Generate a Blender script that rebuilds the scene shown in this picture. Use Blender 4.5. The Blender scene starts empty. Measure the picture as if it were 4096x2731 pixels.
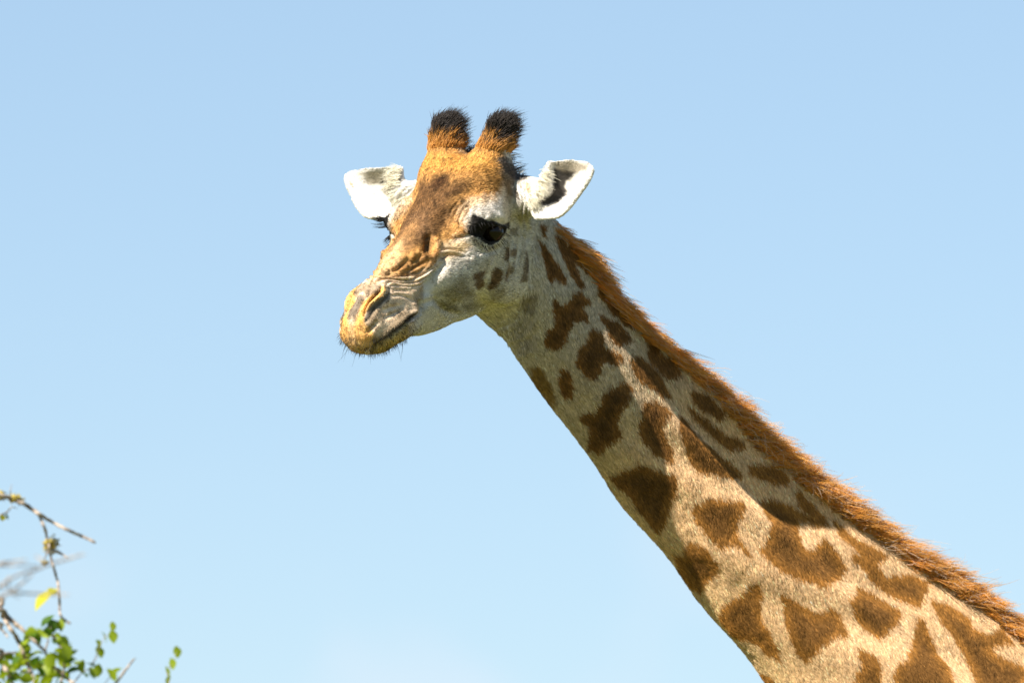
import bpy, math, random
import numpy as np
from mathutils import Vector, Matrix

rng = np.random.default_rng(7)
random.seed(7)
scene = bpy.context.scene
col = scene.collection

# ---------------------------------------------------------------- camera, sky, sun, exposure
PW, PH = 4096.0, 2731.0
CAM = np.array([0.0, -15.0, 2.2]); TGT = np.array([0.0, 0.0, 3.7])
LENS = 260.0
FPX = LENS / 36.0 * PW
vf = (TGT - CAM) / np.linalg.norm(TGT - CAM); vr = np.array([1.0, 0, 0]); vu = np.cross(vr, vf)
cd = bpy.data.cameras.new('camera'); cam = bpy.data.objects.new('camera', cd); col.objects.link(cam)
cam.location = CAM
cam.rotation_euler = (math.pi / 2 + math.atan2(vf[2], vf[1]), 0, 0)
cd.lens = LENS; cd.sensor_width = 36.0; cd.clip_end = 12000.0; cd.clip_start = 0.1
cd.dof.use_dof = True; cd.dof.focus_distance = 14.9; cd.dof.aperture_fstop = 3.5
scene.camera = cam

SUN_DIR = np.array([-0.55, -0.49, 0.71]); SUN_DIR /= np.linalg.norm(SUN_DIR)
sun_el = math.asin(SUN_DIR[2]); sun_az = math.atan2(SUN_DIR[0], SUN_DIR[1])
w = bpy.data.worlds.new('World'); scene.world = w; w.use_nodes = True
nt = w.node_tree; nt.nodes.clear()
out = nt.nodes.new('ShaderNodeOutputWorld'); bg = nt.nodes.new('ShaderNodeBackground')
sky = nt.nodes.new('ShaderNodeTexSky'); sky.sky_type = 'NISHITA'; sky.sun_disc = False
sky.sun_elevation = sun_el; sky.sun_rotation = sun_az
sky.altitude = 1600; sky.air_density = 1.0; sky.dust_density = 0.15; sky.ozone_density = 3.5
bg.inputs['Strength'].default_value = 0.0605
tint = nt.nodes.new('ShaderNodeMix'); tint.data_type = 'RGBA'; tint.blend_type = 'MULTIPLY'; tint.inputs[0].default_value = 1.0
tint.inputs[7].default_value = (1.92, 2.22, 2.44, 1)
gam = nt.nodes.new('ShaderNodeGamma'); gam.inputs[1].default_value = .5          # flattens the sky's gradient
nt.links.new(sky.outputs[0], gam.inputs[0]); nt.links.new(gam.outputs[0], tint.inputs[6])
# a few thin, barely visible clouds low over the plain
tcs = nt.nodes.new('ShaderNodeTexCoord'); cn = nt.nodes.new('ShaderNodeTexNoise'); cn.inputs['Scale'].default_value = 34.0; cn.inputs['Detail'].default_value = 2.0
cr_ = nt.nodes.new('ShaderNodeMapRange'); cr_.inputs[1].default_value = .50; cr_.inputs[2].default_value = .72; cr_.inputs[3].default_value = 0; cr_.inputs[4].default_value = .55
sx = nt.nodes.new('ShaderNodeSeparateXYZ'); lowm = nt.nodes.new('ShaderNodeMapRange'); lowm.inputs[1].default_value = .085; lowm.inputs[2].default_value = .055
mu = nt.nodes.new('ShaderNodeMath'); mu.operation = 'MULTIPLY'
cl = nt.nodes.new('ShaderNodeMix'); cl.data_type = 'RGBA'; cl.inputs[7].default_value = (5.4, 6.1, 6.9, 1)
nt.links.new(tcs.outputs['Generated'], cn.inputs['Vector']); nt.links.new(tcs.outputs['Generated'], sx.inputs[0]); nt.links.new(sx.outputs[2], lowm.inputs[0])
nt.links.new(cn.outputs[0], cr_.inputs[0]); nt.links.new(cr_.outputs[0], mu.inputs[0]); nt.links.new(lowm.outputs[0], mu.inputs[1]); nt.links.new(mu.outputs[0], cl.inputs[0])
nt.links.new(tint.outputs[2], cl.inputs[6]); nt.links.new(cl.outputs[2], bg.inputs['Color'])
nt.links.new(bg.outputs[0], out.inputs['Surface'])
sl = bpy.data.lights.new('sun', 'SUN'); so = bpy.data.objects.new('sun', sl); col.objects.link(so)
sl.energy = 5.0; sl.angle = math.radians(0.53); sl.color = (1.0, 0.91, 0.78)
so.location = (-20, -14, 30)
so.rotation_euler = Vector(-SUN_DIR).to_track_quat('-Z', 'Y').to_euler()
vs = scene.view_settings
vs.view_transform = 'Standard'; vs.look = 'None'; vs.exposure = 1.25; vs.gamma = 1.0; vs.use_curve_mapping = False
scene.render.engine = 'CYCLES'

# ---------------------------------------------------------------- helpers
def project(p):
    d = p - CAM; z = d @ vf
    return np.stack([PW / 2 + FPX * (d @ vr) / z, PH / 2 - FPX * (d @ vu) / z], 1)
def ray(px):
    d = vf + vr * ((px[0] - PW / 2) / FPX) - vu * ((px[1] - PH / 2) / FPX)
    return d / np.linalg.norm(d)
def at_depth(px, y):
    d = ray(px); return CAM + d * ((y - CAM[1]) / d[1])
REG = {'A': (1300, 400, 1.96), 'B': (1300, 900, 2.6133), 'C': (1800, 1200, 1.96), 'D': (2500, 1600, 1.3866),
       'E': (0, 1900, 1.8875), 'F': (1340, 1060, 3.92), 'G': (1480, 800, 3.92), 'H': (1600, 420, 3.92),
       'I': (1980, 600, 5.2267), 'J': (1370, 640, 5.2267), 'K': (1840, 840, 7.84), 'L': (1840, 840, 2.94), 'P': (0, 0, 1.0)}
def P(reg, pts):
    x0, y0, s = REG[reg]; a = np.asarray(pts, float)
    return np.stack([x0 + a[:, 0] / s, y0 + a[:, 1] / s], 1)
def smoothstep(a, b, x):
    t = np.clip((x - a) / (b - a), 0, 1); return t * t * (3 - 2 * t)
def catmull(pts, n):
    pts = np.asarray(pts, float); m = len(pts)
    q = np.vstack([2 * pts[0] - pts[1], pts, 2 * pts[-1] - pts[-2]])
    t = np.linspace(0, m - 1 - 1e-9, n); i = t.astype(int); u = (t - i)[:, None]
    a, b, c, d = q[i], q[i + 1], q[i + 2], q[i + 3]
    return 0.5 * (2 * b + (c - a) * u + (2 * a - 5 * b + 4 * c - d) * u ** 2 + (3 * b - a - 3 * c + d) * u ** 3)
# value noise in numpy (3 octave capable)
_perm = rng.random((32, 32, 32)).astype(np.float32)
def vnoise(p, freq):
    q = p * freq; i = np.floor(q).astype(int); f = q - i; f = f * f * (3 - 2 * f)
    r = 0
    for dx in (0, 1):
        for dy in (0, 1):
            for dz in (0, 1):
                wgt = (f[:, 0] if dx else 1 - f[:, 0]) * (f[:, 1] if dy else 1 - f[:, 1]) * (f[:, 2] if dz else 1 - f[:, 2])
                r = r + wgt * _perm[(i[:, 0] + dx) & 31, (i[:, 1] + dy) & 31, (i[:, 2] + dz) & 31]
    return r * 2 - 1
def fbm(p, freq, o=3):
    r = 0; a = 1.0; s = 0
    for k in range(o):
        r = r + a * vnoise(p + 3.7 * k, freq * 2 ** k); s += a; a *= .5
    return r / s

# ---------------------------------------------------------------- head frame (X forward, Y animal's left, Z up)
def rotm(a, p, ro):
    a, p, ro = np.radians([a, p, ro])
    X = np.array([-np.cos(a) * np.cos(p), -np.sin(a) * np.cos(p), -np.sin(p)])
    Y = np.array([np.sin(a), -np.cos(a), 0]); Z = np.cross(X, Y)
    Y2 = Y * np.cos(ro) + Z * np.sin(ro)
    return np.stack([X, Y2, np.cross(X, Y2)], 1)
HR = rotm(55, 22, -5)
HO = at_depth((1782, 930), 0.0)
def w2h(p): return (p - HO) @ HR
def h2w(q): return q @ HR.T + HO
def hloc(px, Y):
    d = ray(px) @ HR; o = (CAM - HO) @ HR
    return o + d * ((Y - o[1]) / d[1])
CAMH = (CAM - HO) @ HR; CAMH = CAMH / np.linalg.norm(CAMH)

# ---------------------------------------------------------------- signed distance pieces
def smin(a, b, k):
    h = np.clip(0.5 + 0.5 * (b - a) / k, 0, 1); return b * (1 - h) + a * h - k * h * (1 - h)
def smax(a, b, k): return -smin(-a, -b, k)
def ell(p, c, r, R=None):
    d = p - np.asarray(c, float)
    if R is not None: d = d @ R
    r = np.asarray(r, float); k0 = np.linalg.norm(d / r, axis=1); k1 = np.linalg.norm(d / r ** 2, axis=1)
    return k0 * (k0 - 1) / np.maximum(k1, 1e-9)
def cone(p, a, b, ra, rb):
    a = np.asarray(a, float); b = np.asarray(b, float); ab = b - a
    t = np.clip(((p - a) @ ab) / (ab @ ab), 0, 1)
    return np.linalg.norm(p - a - t[:, None] * ab, axis=1) - (ra + (rb - ra) * t)
def chain(p, pts, rad, k=0.0):
    f = None
    for i in range(len(pts) - 1):
        g = cone(p, pts[i], pts[i + 1], rad[i], rad[i + 1])
        f = g if f is None else (np.minimum(f, g) if k == 0 else smin(f, g, k))
    return f
FR = np.array([0, .03, .12, .3, .5, .7, .88, .97, 1.0])
def section_table(top, bot, ws, nphi=73):
    w8 = np.array([0, .55 * ws[0], ws[0], ws[1], ws[2], ws[3], ws[4], .6 * ws[4], 0])
    z = top + (bot - top) * FR
    c = catmull(np.stack([w8, z], 1), 200); zc = (top + bot) / 2
    ang = np.arctan2(np.maximum(c[:, 0], 0), c[:, 1] - zc); r = np.hypot(c[:, 0], c[:, 1] - zc)
    o = np.argsort(ang); return np.interp(np.linspace(0, np.pi, nphi), ang[o], r[o])
def table_lookup(T, u, phi):      # T[n, nphi], u in 0..n-1
    n, m = T.shape; u = np.clip(u, 0, n - 1.0001); v = np.clip(phi / np.pi * (m - 1), 0, m - 1.0001)
    i = u.astype(int); j = v.astype(int); a = u - i; b = v - j
    return (T[i, j] * (1 - a) + T[i + 1, j] * a) * (1 - b) + (T[i, j + 1] * (1 - a) + T[i + 1, j + 1] * a) * b

HS = np.array([  # X, top, bottom, half widths at five heights
 [-.230, .040, -.120, .050, .070, .075, .062, .040],
 [-.180, .090, -.150, .055, .080, .086, .072, .046],
 [-.130, .112, -.172, .060, .090, .094, .080, .050],
 [-.080, .122, -.180, .070, .102, .100, .082, .050],
 [-.040, .120, -.190, .070, .107, .103, .082, .048],
 [ .000, .106, -.188, .064, .107, .101, .078, .046],
 [ .050, .080, -.182, .054, .094, .090, .070, .043],
 [ .100, .054, -.180, .043, .072, .077, .064, .040],
 [ .150, .033, -.174, .038, .058, .064, .057, .038],
 [ .200, .013, -.161, .035, .050, .055, .056, .046],
 [ .250, -.006, -.150, .030, .042, .052, .058, .050],
 [ .300, -.026, -.148, .030, .041, .049, .053, .043],
 [ .340, -.046, -.146, .031, .042, .045, .044, .028],
 [ .370, -.062, -.140, .029, .038, .040, .036, .024],
 [ .395, -.082, -.126, .018, .024, .026, .023, .016]])
HSd = catmull(HS, 150)
HT = np.array([section_table(r[1], r[2], r[3:]) for r in HSd])
HZC = (HSd[:, 1] + HSd[:, 2]) / 2; HXs = HSd[:, 0]

def head_main(q):
    u = np.interp(q[:, 0], HXs, np.arange(len(HXs)))
    zc = np.interp(q[:, 0], HXs, HZC)
    r = np.hypot(q[:, 1], q[:, 2] - zc); phi = np.arctan2(np.abs(q[:, 1]), q[:, 2] - zc)
    f = (r - table_lookup(HT, u, phi)) * .85
    f = smax(f, q[:, 0] - .374, .03)
    return smax(f, -.235 - q[:, 0], .03)

EYE_C = hloc((1968, 928), .100); EYE_R = .0235
ec = EYE_C
lid = lambda px, Y: hloc(px, Y)
UPLID = np.array([lid((1880, 915), .098), lid((1905, 890), .110), lid((1945, 886), .119), lid((1985, 893), .117), lid((2022, 912), .106)])
LOLID = np.array([lid((1888, 945), .098), lid((1915, 962), .107), lid((1952, 978), .112), lid((1990, 968), .110), lid((2020, 925), .105)])
CHEEK = hloc((1835, 1105), .070)
OSS_B = np.array([-.112, .058, .100]); OSS_T = np.array([-.136, .066, .166])
EAR_BASE = np.array([-.155, .085, .030])

# ear sheet: outline traced on the plane through the ear, normal facing mostly forward
EN = np.array([.78, -.16, .61]); EN /= np.linalg.norm(EN)
def onplane(px, c, n):
    d = ray(px) @ HR; o = (CAM - HO) @ HR
    return o + d * (((c - o) @ n) / (d @ n))
ETIP = onplane((2371, 678), np.array([-.115, .301, .092]), EN)
E0 = onplane((2125, 790), ETIP, EN)
EU = ETIP - E0; ELEN = np.linalg.norm(EU); EU /= ELEN; EV = np.cross(EN, EU)
if EV[2] < 0: EV = -EV
ear_px = P('I', [(560, 690), (900, 660), (1030, 520), (1110, 340), (1200, 240), (1350, 195), (1560, 185), (1800, 215), (1960, 275),
                 (2050, 380), (2050, 470), (1950, 680), (1800, 900), (1620, 1160), (1450, 1350), (1320, 1430), (1120, 1460), (950, 1470),
                 (820, 1450), (760, 1350), (650, 1200), (560, 1000)])
ear_loc = np.array([onplane(p, E0, EN) for p in ear_px]) - E0
ear_uv = np.stack([ear_loc @ EU, ear_loc @ EV], 1)
EAR_LIP = np.array([onplane(p, E0, EN) for p in P('I', [(1150, 300), (1090, 560), (1010, 800), (860, 980), (740, 1130)])]) + EN * np.array([[.004], [.006], [.008], [.006], [0]])
EAR_CAV = np.array([onplane(p, E0, EN) for p in P('I', [(1480, 440), (1350, 640), (1300, 860), (1050, 1090)])]) + EN * np.array([[-.012], [-.016], [-.012], [-.004]])
def poly_sd(pts, poly):            # signed distance to a closed polygon, negative inside
    a = poly; b = np.roll(poly, -1, 0)
    d2 = np.full(len(pts), 1e18); ins = np.zeros(len(pts), bool)
    for i in range(len(a)):
        ab = b[i] - a[i]; t = np.clip(((pts - a[i]) @ ab) / (ab @ ab + 1e-12), 0, 1)
        d = pts - a[i] - t[:, None] * ab; d2 = np.minimum(d2, (d * d).sum(1))
        c = ((a[i, 1] > pts[:, 1]) != (b[i, 1] > pts[:, 1])) & (pts[:, 0] < (b[i, 0] - a[i, 0]) * (pts[:, 1] - a[i, 1]) / (b[i, 1] - a[i, 1] + 1e-12) + a[i, 0])
        ins ^= c
    d = np.sqrt(d2); return np.where(ins, -d, d)
def line_d(pts, pl):
    d2 = np.full(len(pts), 1e18)
    for i in range(len(pl) - 1):
        ab = pl[i + 1] - pl[i]; t = np.clip(((pts - pl[i]) @ ab) / (ab @ ab + 1e-12), 0, 1)
        d = pts - pl[i] - t[:, None] * ab; d2 = np.minimum(d2, (d * d).sum(1))
    return np.sqrt(d2)
ear_uv_d = catmull(np.vstack([ear_uv, ear_uv[:1]]), 90)[:-1]
def ear_sdf(q):                    # q folded to Y>0
    d = q - E0
    uv = np.stack([d @ EU, d @ EV], 1); n = d @ EN
    sd = poly_sd(uv, ear_uv_d)
    ins = np.clip(-sd, 0, 1)
    # cup: the middle lies behind the rim, deepest over the ear canal
    deep = np.exp(-(((uv - np.array([.066, .014])) / np.array([.060, .046])) ** 2).sum(1))
    off = -.052 * deep * (1 - np.exp(-ins / .010))
    # top edge curls forward
    th = .0050 + .0035 * smoothstep(0, .02, ins)
    f = np.abs(n - off) - th
    return smax(f * .8, sd, .006)

def head_sdf(p):
    q0 = w2h(p); q = q0.copy(); q[:, 1] = np.abs(q[:, 1])
    f = head_main(q0)
    # forehead swelling under the horns
    f = smin(f, ell(q, (-.095, .040, .085), (.07, .05, .045)), .04)
    # horns
    oss = cone(q, OSS_B, OSS_T, .035, .022)
    f = smin(f, oss, .05)
    # brow, cheekbone, jaw muscle
    f = smin(f, ell(q, (.000, .090, .036), (.055, .027, .022)), .04)
    f = smin(f, cone(q, (.03, .090, -.045), (.14, .054, -.035), .020, .012), .04)
    f = smin(f, ell(q, CHEEK, (.055, .026, .036)), .035)
    f = smin(f, ell(q, (-.075, .070, -.095), (.075, .034, .075)), .03)
    # nose: nostril wings, upper lip, chin
    f = smin(f, ell(q, (.290, .008, -.058), (.044, .027, .027)), .025)
    f = smin(f, ell(q, (.320, .005, -.110), (.043, .034, .036)), .025)
    f = smin(f, ell(q, (.276, .030, -.116), (.055, .032, .028)), .025)
    f = smin(f, ell(q, (.290, .000, -.142), (.042, .031, .022)), .012)
    # eye opening
    f = smax(f, -ell(q, ec + np.array([.008, .016, 0]), (.038, .028, .026)), .010)
    f = smin(f, chain(q, UPLID, [.004, .006, .007, .007, .004]), .010)
    f = smin(f, chain(q, LOLID, [.003, .005, .006, .005, .003]), .010)
    # ears
    near = (q[:, 1] > .05) & (q[:, 0] < .06) & (q[:, 2] > -.1) & (q[:, 2] < .22)
    if near.any():
        g = np.full(len(q), 1.0); qq = q[near]
        fs = (q0[near, 1] < 0).astype(float); de = qq - E0; ue = np.clip(de @ EU, 0, .2); ve = de @ EV
        qq = qq + EV * (fs * (.008 + .13 * ue + ve * .22 * ue / ELEN))[:, None]      # the right ear hangs lower and narrower
        stalk = cone(qq, EAR_BASE, E0 + EU * .025 - EN * .014, .046, .034)
        lip = chain(qq, EAR_LIP, [.004, .006, .009, .012, .009], .012)
        cav = chain(qq, EAR_CAV, [.017, .021, .018, .010], .01)
        e = smin(smax(smin(stalk, lip, .012), -cav, .008), ear_sdf(qq), .010)
        g[near] = e
        f = smin(f, g, .018)
    return f

# ---------------------------------------------------------------- neck
npairs = [((1830, 1120), (2130, 800)), ((1950, 1292), (2240, 905)), ((2042, 1380), (2345, 1040)), ((2100, 1474), (2432, 1150)),
          ((2203, 1623), (2565, 1290)), ((2310, 1766), (2700, 1410)), ((2417, 1914), (2850, 1545)), ((2608, 2155), (3060, 1770)),
          ((2810, 2429), (3330, 2000)), ((3055, 2718), (3620, 2225)), ((3330, 3060), (3960, 2440))]
neck_y = [.165, .170, .185, .210, .240, .270, .305, .345, .385, .420, .450]
YN = 0.53                                  # plane of the trunk
rows = []
for (a, b), y in zip(npairs, neck_y):
    A, B = at_depth(a, y), at_depth(b, y); c = (A + B) / 2
    rows.append([c[0], c[2], np.linalg.norm(A - B) / 2, y])
rows += [[1.12, 2.72, .30, .49], [1.45, 2.45, .37, .52], [1.75, 2.25, .38, .53]]
ND = catmull(rows, 400)
nd_c = np.stack([ND[:, 0], np.zeros(400), ND[:, 1]], 1)
nd_t = np.gradient(nd_c, axis=0); nd_t /= np.linalg.norm(nd_t, axis=1)[:, None]
nd_m = np.stack([-nd_t[:, 2], np.zeros(400), nd_t[:, 0]], 1)     # towards the crest
nd_s = np.concatenate([[0], np.cumsum(np.linalg.norm(np.diff(nd_c, axis=0), axis=1))])
AV = np.array([.72, 0, -.69]); nd_q = nd_c @ AV
nw_top = [.30, .52, .62, .58, .38]; nw_low = [.22, .40, .62, .60, .38]
N_T = np.array([section_table(1, -1, np.array(nw_top) * (1 - a) + np.array(nw_low) * a) for a in np.linspace(0, 1, 20)])
def neck_coords(p):
    s = np.interp(p @ AV, nd_q, nd_s)
    for _ in range(2):
        c = np.stack([np.interp(s, nd_s, nd_c[:, k]) for k in (0, 2)], 1)
        t = np.stack([np.interp(s, nd_s, nd_t[:, k]) for k in (0, 2)], 1)
        s = np.clip(s + ((p[:, [0, 2]] - c) * t).sum(1), 0, nd_s[-1])
    c = np.stack([np.interp(s, nd_s, nd_c[:, k]) for k in (0, 2)], 1)
    t = np.stack([np.interp(s, nd_s, nd_t[:, k]) for k in (0, 2)], 1)
    d = p[:, [0, 2]] - c; al = (d * t).sum(1)
    m = d[:, 0] * -t[:, 1] + d[:, 1] * t[:, 0]
    return s, m, p[:, 1] - np.interp(s, nd_s, ND[:, 3]), np.abs(al)
def neck_sdf(p):
    s, m, y, al = neck_coords(p)
    h = np.interp(s, nd_s, ND[:, 2]); r = np.hypot(m, y); phi = np.arctan2(np.abs(y), m)
    R = table_lookup(N_T, smoothstep(.35, .8, s) * 19, phi) * h
    # muscle relief: a long ridge over the vertebrae, a hollow above it, shallow uneven swellings
    R = R + .012 * np.exp(-((phi - 1.20) / .22) ** 2) * smoothstep(.40, .65, s) * (.8 + .5 * np.sin(s * 13 + .5))
    R = R - .012 * np.exp(-((phi - .72) / .24) ** 2) * smoothstep(.35, .6, s)
    R = R + .006 * np.sin(s * 19 + phi * 4) * np.sin(s * 7 + 2.2 * phi) * smoothstep(.3, .6, s)
    return np.maximum(r - R, al - .02) * .9
# ---------------------------------------------------------------- trunk and legs (below the frame)
def body_sdf(p):
    q = p - np.array([0, YN, 0]); q[:, 1] = np.abs(q[:, 1])
    f = ell(q, (1.72, 0, 2.42), (.50, .34, .56))
    f = smin(f, ell(q, (2.25, 0, 2.20), (.75, .42, .50)), .2)
    f = smin(f, ell(q, (2.80, 0, 2.10), (.45, .36, .45)), .2)
    f = smin(f, ell(q, (1.50, 0, 2.12), (.36, .28, .40)), .15)
    f = smin(f, chain(q, [(1.55, .20, 2.05), (1.50, .20, 1.12), (1.53, .20, .32), (1.50, .20, .08)], [.15, .080, .052, .075]), .08)
    f = smin(f, chain(q, [(2.90, .20, 2.00), (2.78, .21, 1.50), (3.05, .20, 1.00), (3.00, .20, .30), (2.97, .20, .08)], [.24, .13, .070, .052, .075]), .08)
    f = smin(f, chain(q, [(3.20, 0, 2.25), (3.36, 0, 1.9), (3.38, 0, 1.35)], [.05, .03, .02]), .06)
    return smax(f, -q[:, 2] + .004, .02)

def giraffe_sdf(p):
    f = np.full(len(p), .3)
    inh = np.linalg.norm(p - HO, axis=1) < .60
    if inh.any(): f[inh] = head_sdf(p[inh])
    g = np.full(len(p), .3)
    inn = (p @ AV > nd_q[0] - .15)
    if inn.any(): g[inn] = neck_sdf(p[inn])
    f = smin(f, g, .05)
    inb = p[:, 0] > .45
    if inb.any(): f[inb] = smin(f[inb], body_sdf(p[inb].copy()), .15)
    return f

# ---------------------------------------------------------------- surface nets on sparse blocks
def surface_nets(fn, lo, hi, vox, keep=None):
    lo = np.asarray(lo, float); nb = np.ceil((np.asarray(hi) - lo) / (vox * 8)).astype(int)
    cent = np.stack(np.meshgrid(*[np.arange(n) for n in nb], indexing='ij'), -1).reshape(-1, 3)
    pc = lo + (cent + .5) * vox * 8
    v = np.concatenate([fn(pc[i:i + 200000]) for i in range(0, len(pc), 200000)])
    blocks = cent[np.abs(v) < vox * 8 * 1.25]
    g9 = np.stack(np.meshgrid(*[np.arange(10)] * 3, indexing='ij'), -1).reshape(-1, 3)
    N = nb * 8 + 4
    key = lambda c: (c[:, 0] * N[1] + c[:, 1]) * N[2] + c[:, 2]
    VK, VP, Q = [], [], []
    corners = [(a, b, c) for a in (0, 1) for b in (0, 1) for c in (0, 1)]
    edges = [(i, j) for i in range(8) for j in range(i + 1, 8) if sum(abs(np.array(corners[i]) - corners[j])) == 1]
    for s in range(0, len(blocks), 400):
        bl = blocks[s:s + 400]; B = len(bl)
        gi = bl[:, None, :] * 8 + g9[None]
        vals = fn((lo + gi.reshape(-1, 3) * vox)).reshape(B, 10, 10, 10)
        ins = vals < 0
        cv = [vals[:, a:a + 9, b:b + 9, c:c + 9] for a, b, c in corners]
        ci = np.stack([x < 0 for x in cv], 0); cnt = ci.sum(0)
        act = np.argwhere((cnt > 0) & (cnt < 8))
        cvv = np.stack([x[tuple(act.T)] for x in cv], 1)
        acc = np.zeros((len(act), 3)); n = np.zeros(len(act))
        for i, j in edges:
            a, b = cvv[:, i], cvv[:, j]; m = (a < 0) != (b < 0)
            t = np.where(m, a / np.where(m, a - b, 1), 0)[:, None]
            acc += np.where(m[:, None], np.array(corners[i]) + t * (np.array(corners[j]) - corners[i]), 0); n += m
        cell = bl[act[:, 0]] * 8 + act[:, 1:]
        VK.append(key(cell)); VP.append(lo + (cell + acc / n[:, None]) * vox)
        for ax in range(3):
            sl0 = [slice(None)] + [slice(1, 9)] * 3; sl1 = [slice(None)] + [slice(1, 9)] * 3; sl1[ax + 1] = slice(2, 10)
            a = ins[tuple(sl0)]; b = ins[tuple(sl1)]
            for flip in (False, True):
                e = np.argwhere((b & ~a) if flip else (a & ~b))
                if not len(e): continue
                g = bl[e[:, 0]] * 8 + e[:, 1:] + 1
                u = np.zeros(3, int); u[(ax + 1) % 3] = 1; vv = np.zeros(3, int); vv[(ax + 2) % 3] = 1
                quad = [key(g), key(g - u), key(g - u - vv), key(g - vv)]
                if flip: quad = quad[::-1]
                Q.append(np.stack(quad, 1))
    VK = np.concatenate(VK); VP = np.concatenate(VP); Q = np.concatenate(Q)
    uk, ui = np.unique(VK, return_index=True); VP = VP[ui]
    ok = np.ones(len(Q), bool); idx = np.searchsorted(uk, Q); idx = np.clip(idx, 0, len(uk) - 1)
    ok = (uk[idx] == Q).all(1); Fq = idx[ok]
    if keep is not None:
        Fq = Fq[keep(VP[Fq].mean(1))]
    used = np.unique(Fq); mp = np.full(len(VP), -1); mp[used] = np.arange(len(used))
    return VP[used], mp[Fq]
def vnormals(V, Fq):
    a, b, c, d = [V[Fq[:, k]] for k in range(4)]
    fn = np.cross(c - a, d - b); N = np.zeros_like(V)
    for k in range(4):
        for ax in range(3): N[:, ax] += np.bincount(Fq[:, k], fn[:, ax], len(V))
    return N / np.maximum(np.linalg.norm(N, axis=1), 1e-12)[:, None]
# ---------------------------------------------------------------- giraffe surface
VOX = 0.0036
cut = lambda c: (c[:, 0] < 1.16) & (c[:, 2] > 2.90)
V, Fq = surface_nets(giraffe_sdf, (-.6, -.45, 2.86), (1.2, .75, 4.4), VOX, cut)
nfine = len(V)
V2, F2 = surface_nets(giraffe_sdf, (.45, -.3, -.05), (3.7, 1.3, 3.2), .03, lambda c: ~cut(c))
Fq = np.vstack([Fq, F2 + nfine]); V = np.vstack([V, V2])
ed = np.vstack([Fq[:, [k, (k + 1) % 4]] for k in range(4)]); ed = np.vstack([ed, ed[:, ::-1]])
deg = np.bincount(ed[:, 0], minlength=len(V))[:, None]
for lam in (.5, -.3, .5):
    L = np.stack([np.bincount(ed[:, 0], V[ed[:, 1], k], len(V)) for k in range(3)], 1) / deg - V
    V = V + lam * L
# finer skin on the head: split each quad there in four
fcn = V[Fq].mean(1); sel = (np.linalg.norm(fcn - HO, axis=1) < .50) & (((fcn - HO) @ HR)[:, 0] > -.22) & (Fq < nfine).all(1)
Fs = Fq[sel]; e = np.stack([Fs, np.roll(Fs, -1, 1)], 2).reshape(-1, 2); e.sort(1)
ek, inv = np.unique(e[:, 0] * np.int64(len(V)) + e[:, 1], return_inverse=True)
ea, eb_ = ek // len(V), ek % len(V)
mid = (V[ea] + V[eb_]) / 2; cenq = V[Fs].mean(1)
i0 = len(V); i1 = i0 + len(mid); em = inv.reshape(-1, 4) + i0; ci_ = np.arange(len(Fs)) + i1
V = np.vstack([V, mid, cenq])
newF = np.vstack([np.stack([Fs[:, k], em[:, k], ci_, em[:, k - 1]], 1) for k in range(4)])
ncoarse = np.arange(len(V)); COARSE = (ncoarse >= nfine) & (ncoarse < i0)
Fq = np.vstack([Fq[~sel], newF])
ed = np.vstack([Fq[:, [k, (k + 1) % 4]] for k in range(4)]); ed = np.vstack([ed, ed[:, ::-1]])
deg = np.bincount(ed[:, 0], minlength=len(V))[:, None]
hm_ = (np.linalg.norm(V - HO, axis=1) < .47) & (((V - HO) @ HR)[:, 0] > -.20)
for lam in (.5, -.2, .5):
    L = np.stack([np.bincount(ed[:, 0], V[ed[:, 1], k], len(V)) for k in range(3)], 1) / np.maximum(deg, 1) - V
    V = V + lam * L * hm_[:, None]
N = vnormals(V, Fq)

# fold every point onto the animal's left (seen) half: head about its own mid plane, neck and trunk about theirs
def fold(V, N):
    q = w2h(V); hd = np.linalg.norm(V - HO, axis=1) < .5
    s, m, y, al = neck_coords(V)
    h = np.interp(s, nd_s, ND[:, 2])
    fh = np.full(len(V), 1.0); fh[hd] = head_sdf(V[hd]); fk = neck_sdf(V)
    ishead = hd & (fh < fk); hw = np.where(hd, smoothstep(-.03, .03, fk - fh), 0)
    Vf, Nf = V.copy(), N.copy()
    qn = N @ HR; a = ishead & (q[:, 1] < 0); q2 = q.copy(); q2[:, 1] = np.abs(q2[:, 1]); qn2 = qn.copy(); qn2[q[:, 1] < 0, 1] *= -1
    Vf[a] = h2w(q2[a]); Nf[a] = qn2[a] @ HR.T
    b = ~ishead & (y > 0); Vf[b, 1] -= 2 * y[b]; Nf[b, 1] *= -1
    return ishead, hw, Vf, Nf, q2, s, m / h, y
ishead, HW, Vf, Nf, Q2, NS, NM, NY = fold(V, N)
PX = project(Vf); FACE = Nf @ -vf
seen = np.where(ishead, smoothstep(-.30, -.05, FACE), smoothstep(-.3, 0, FACE))

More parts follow.
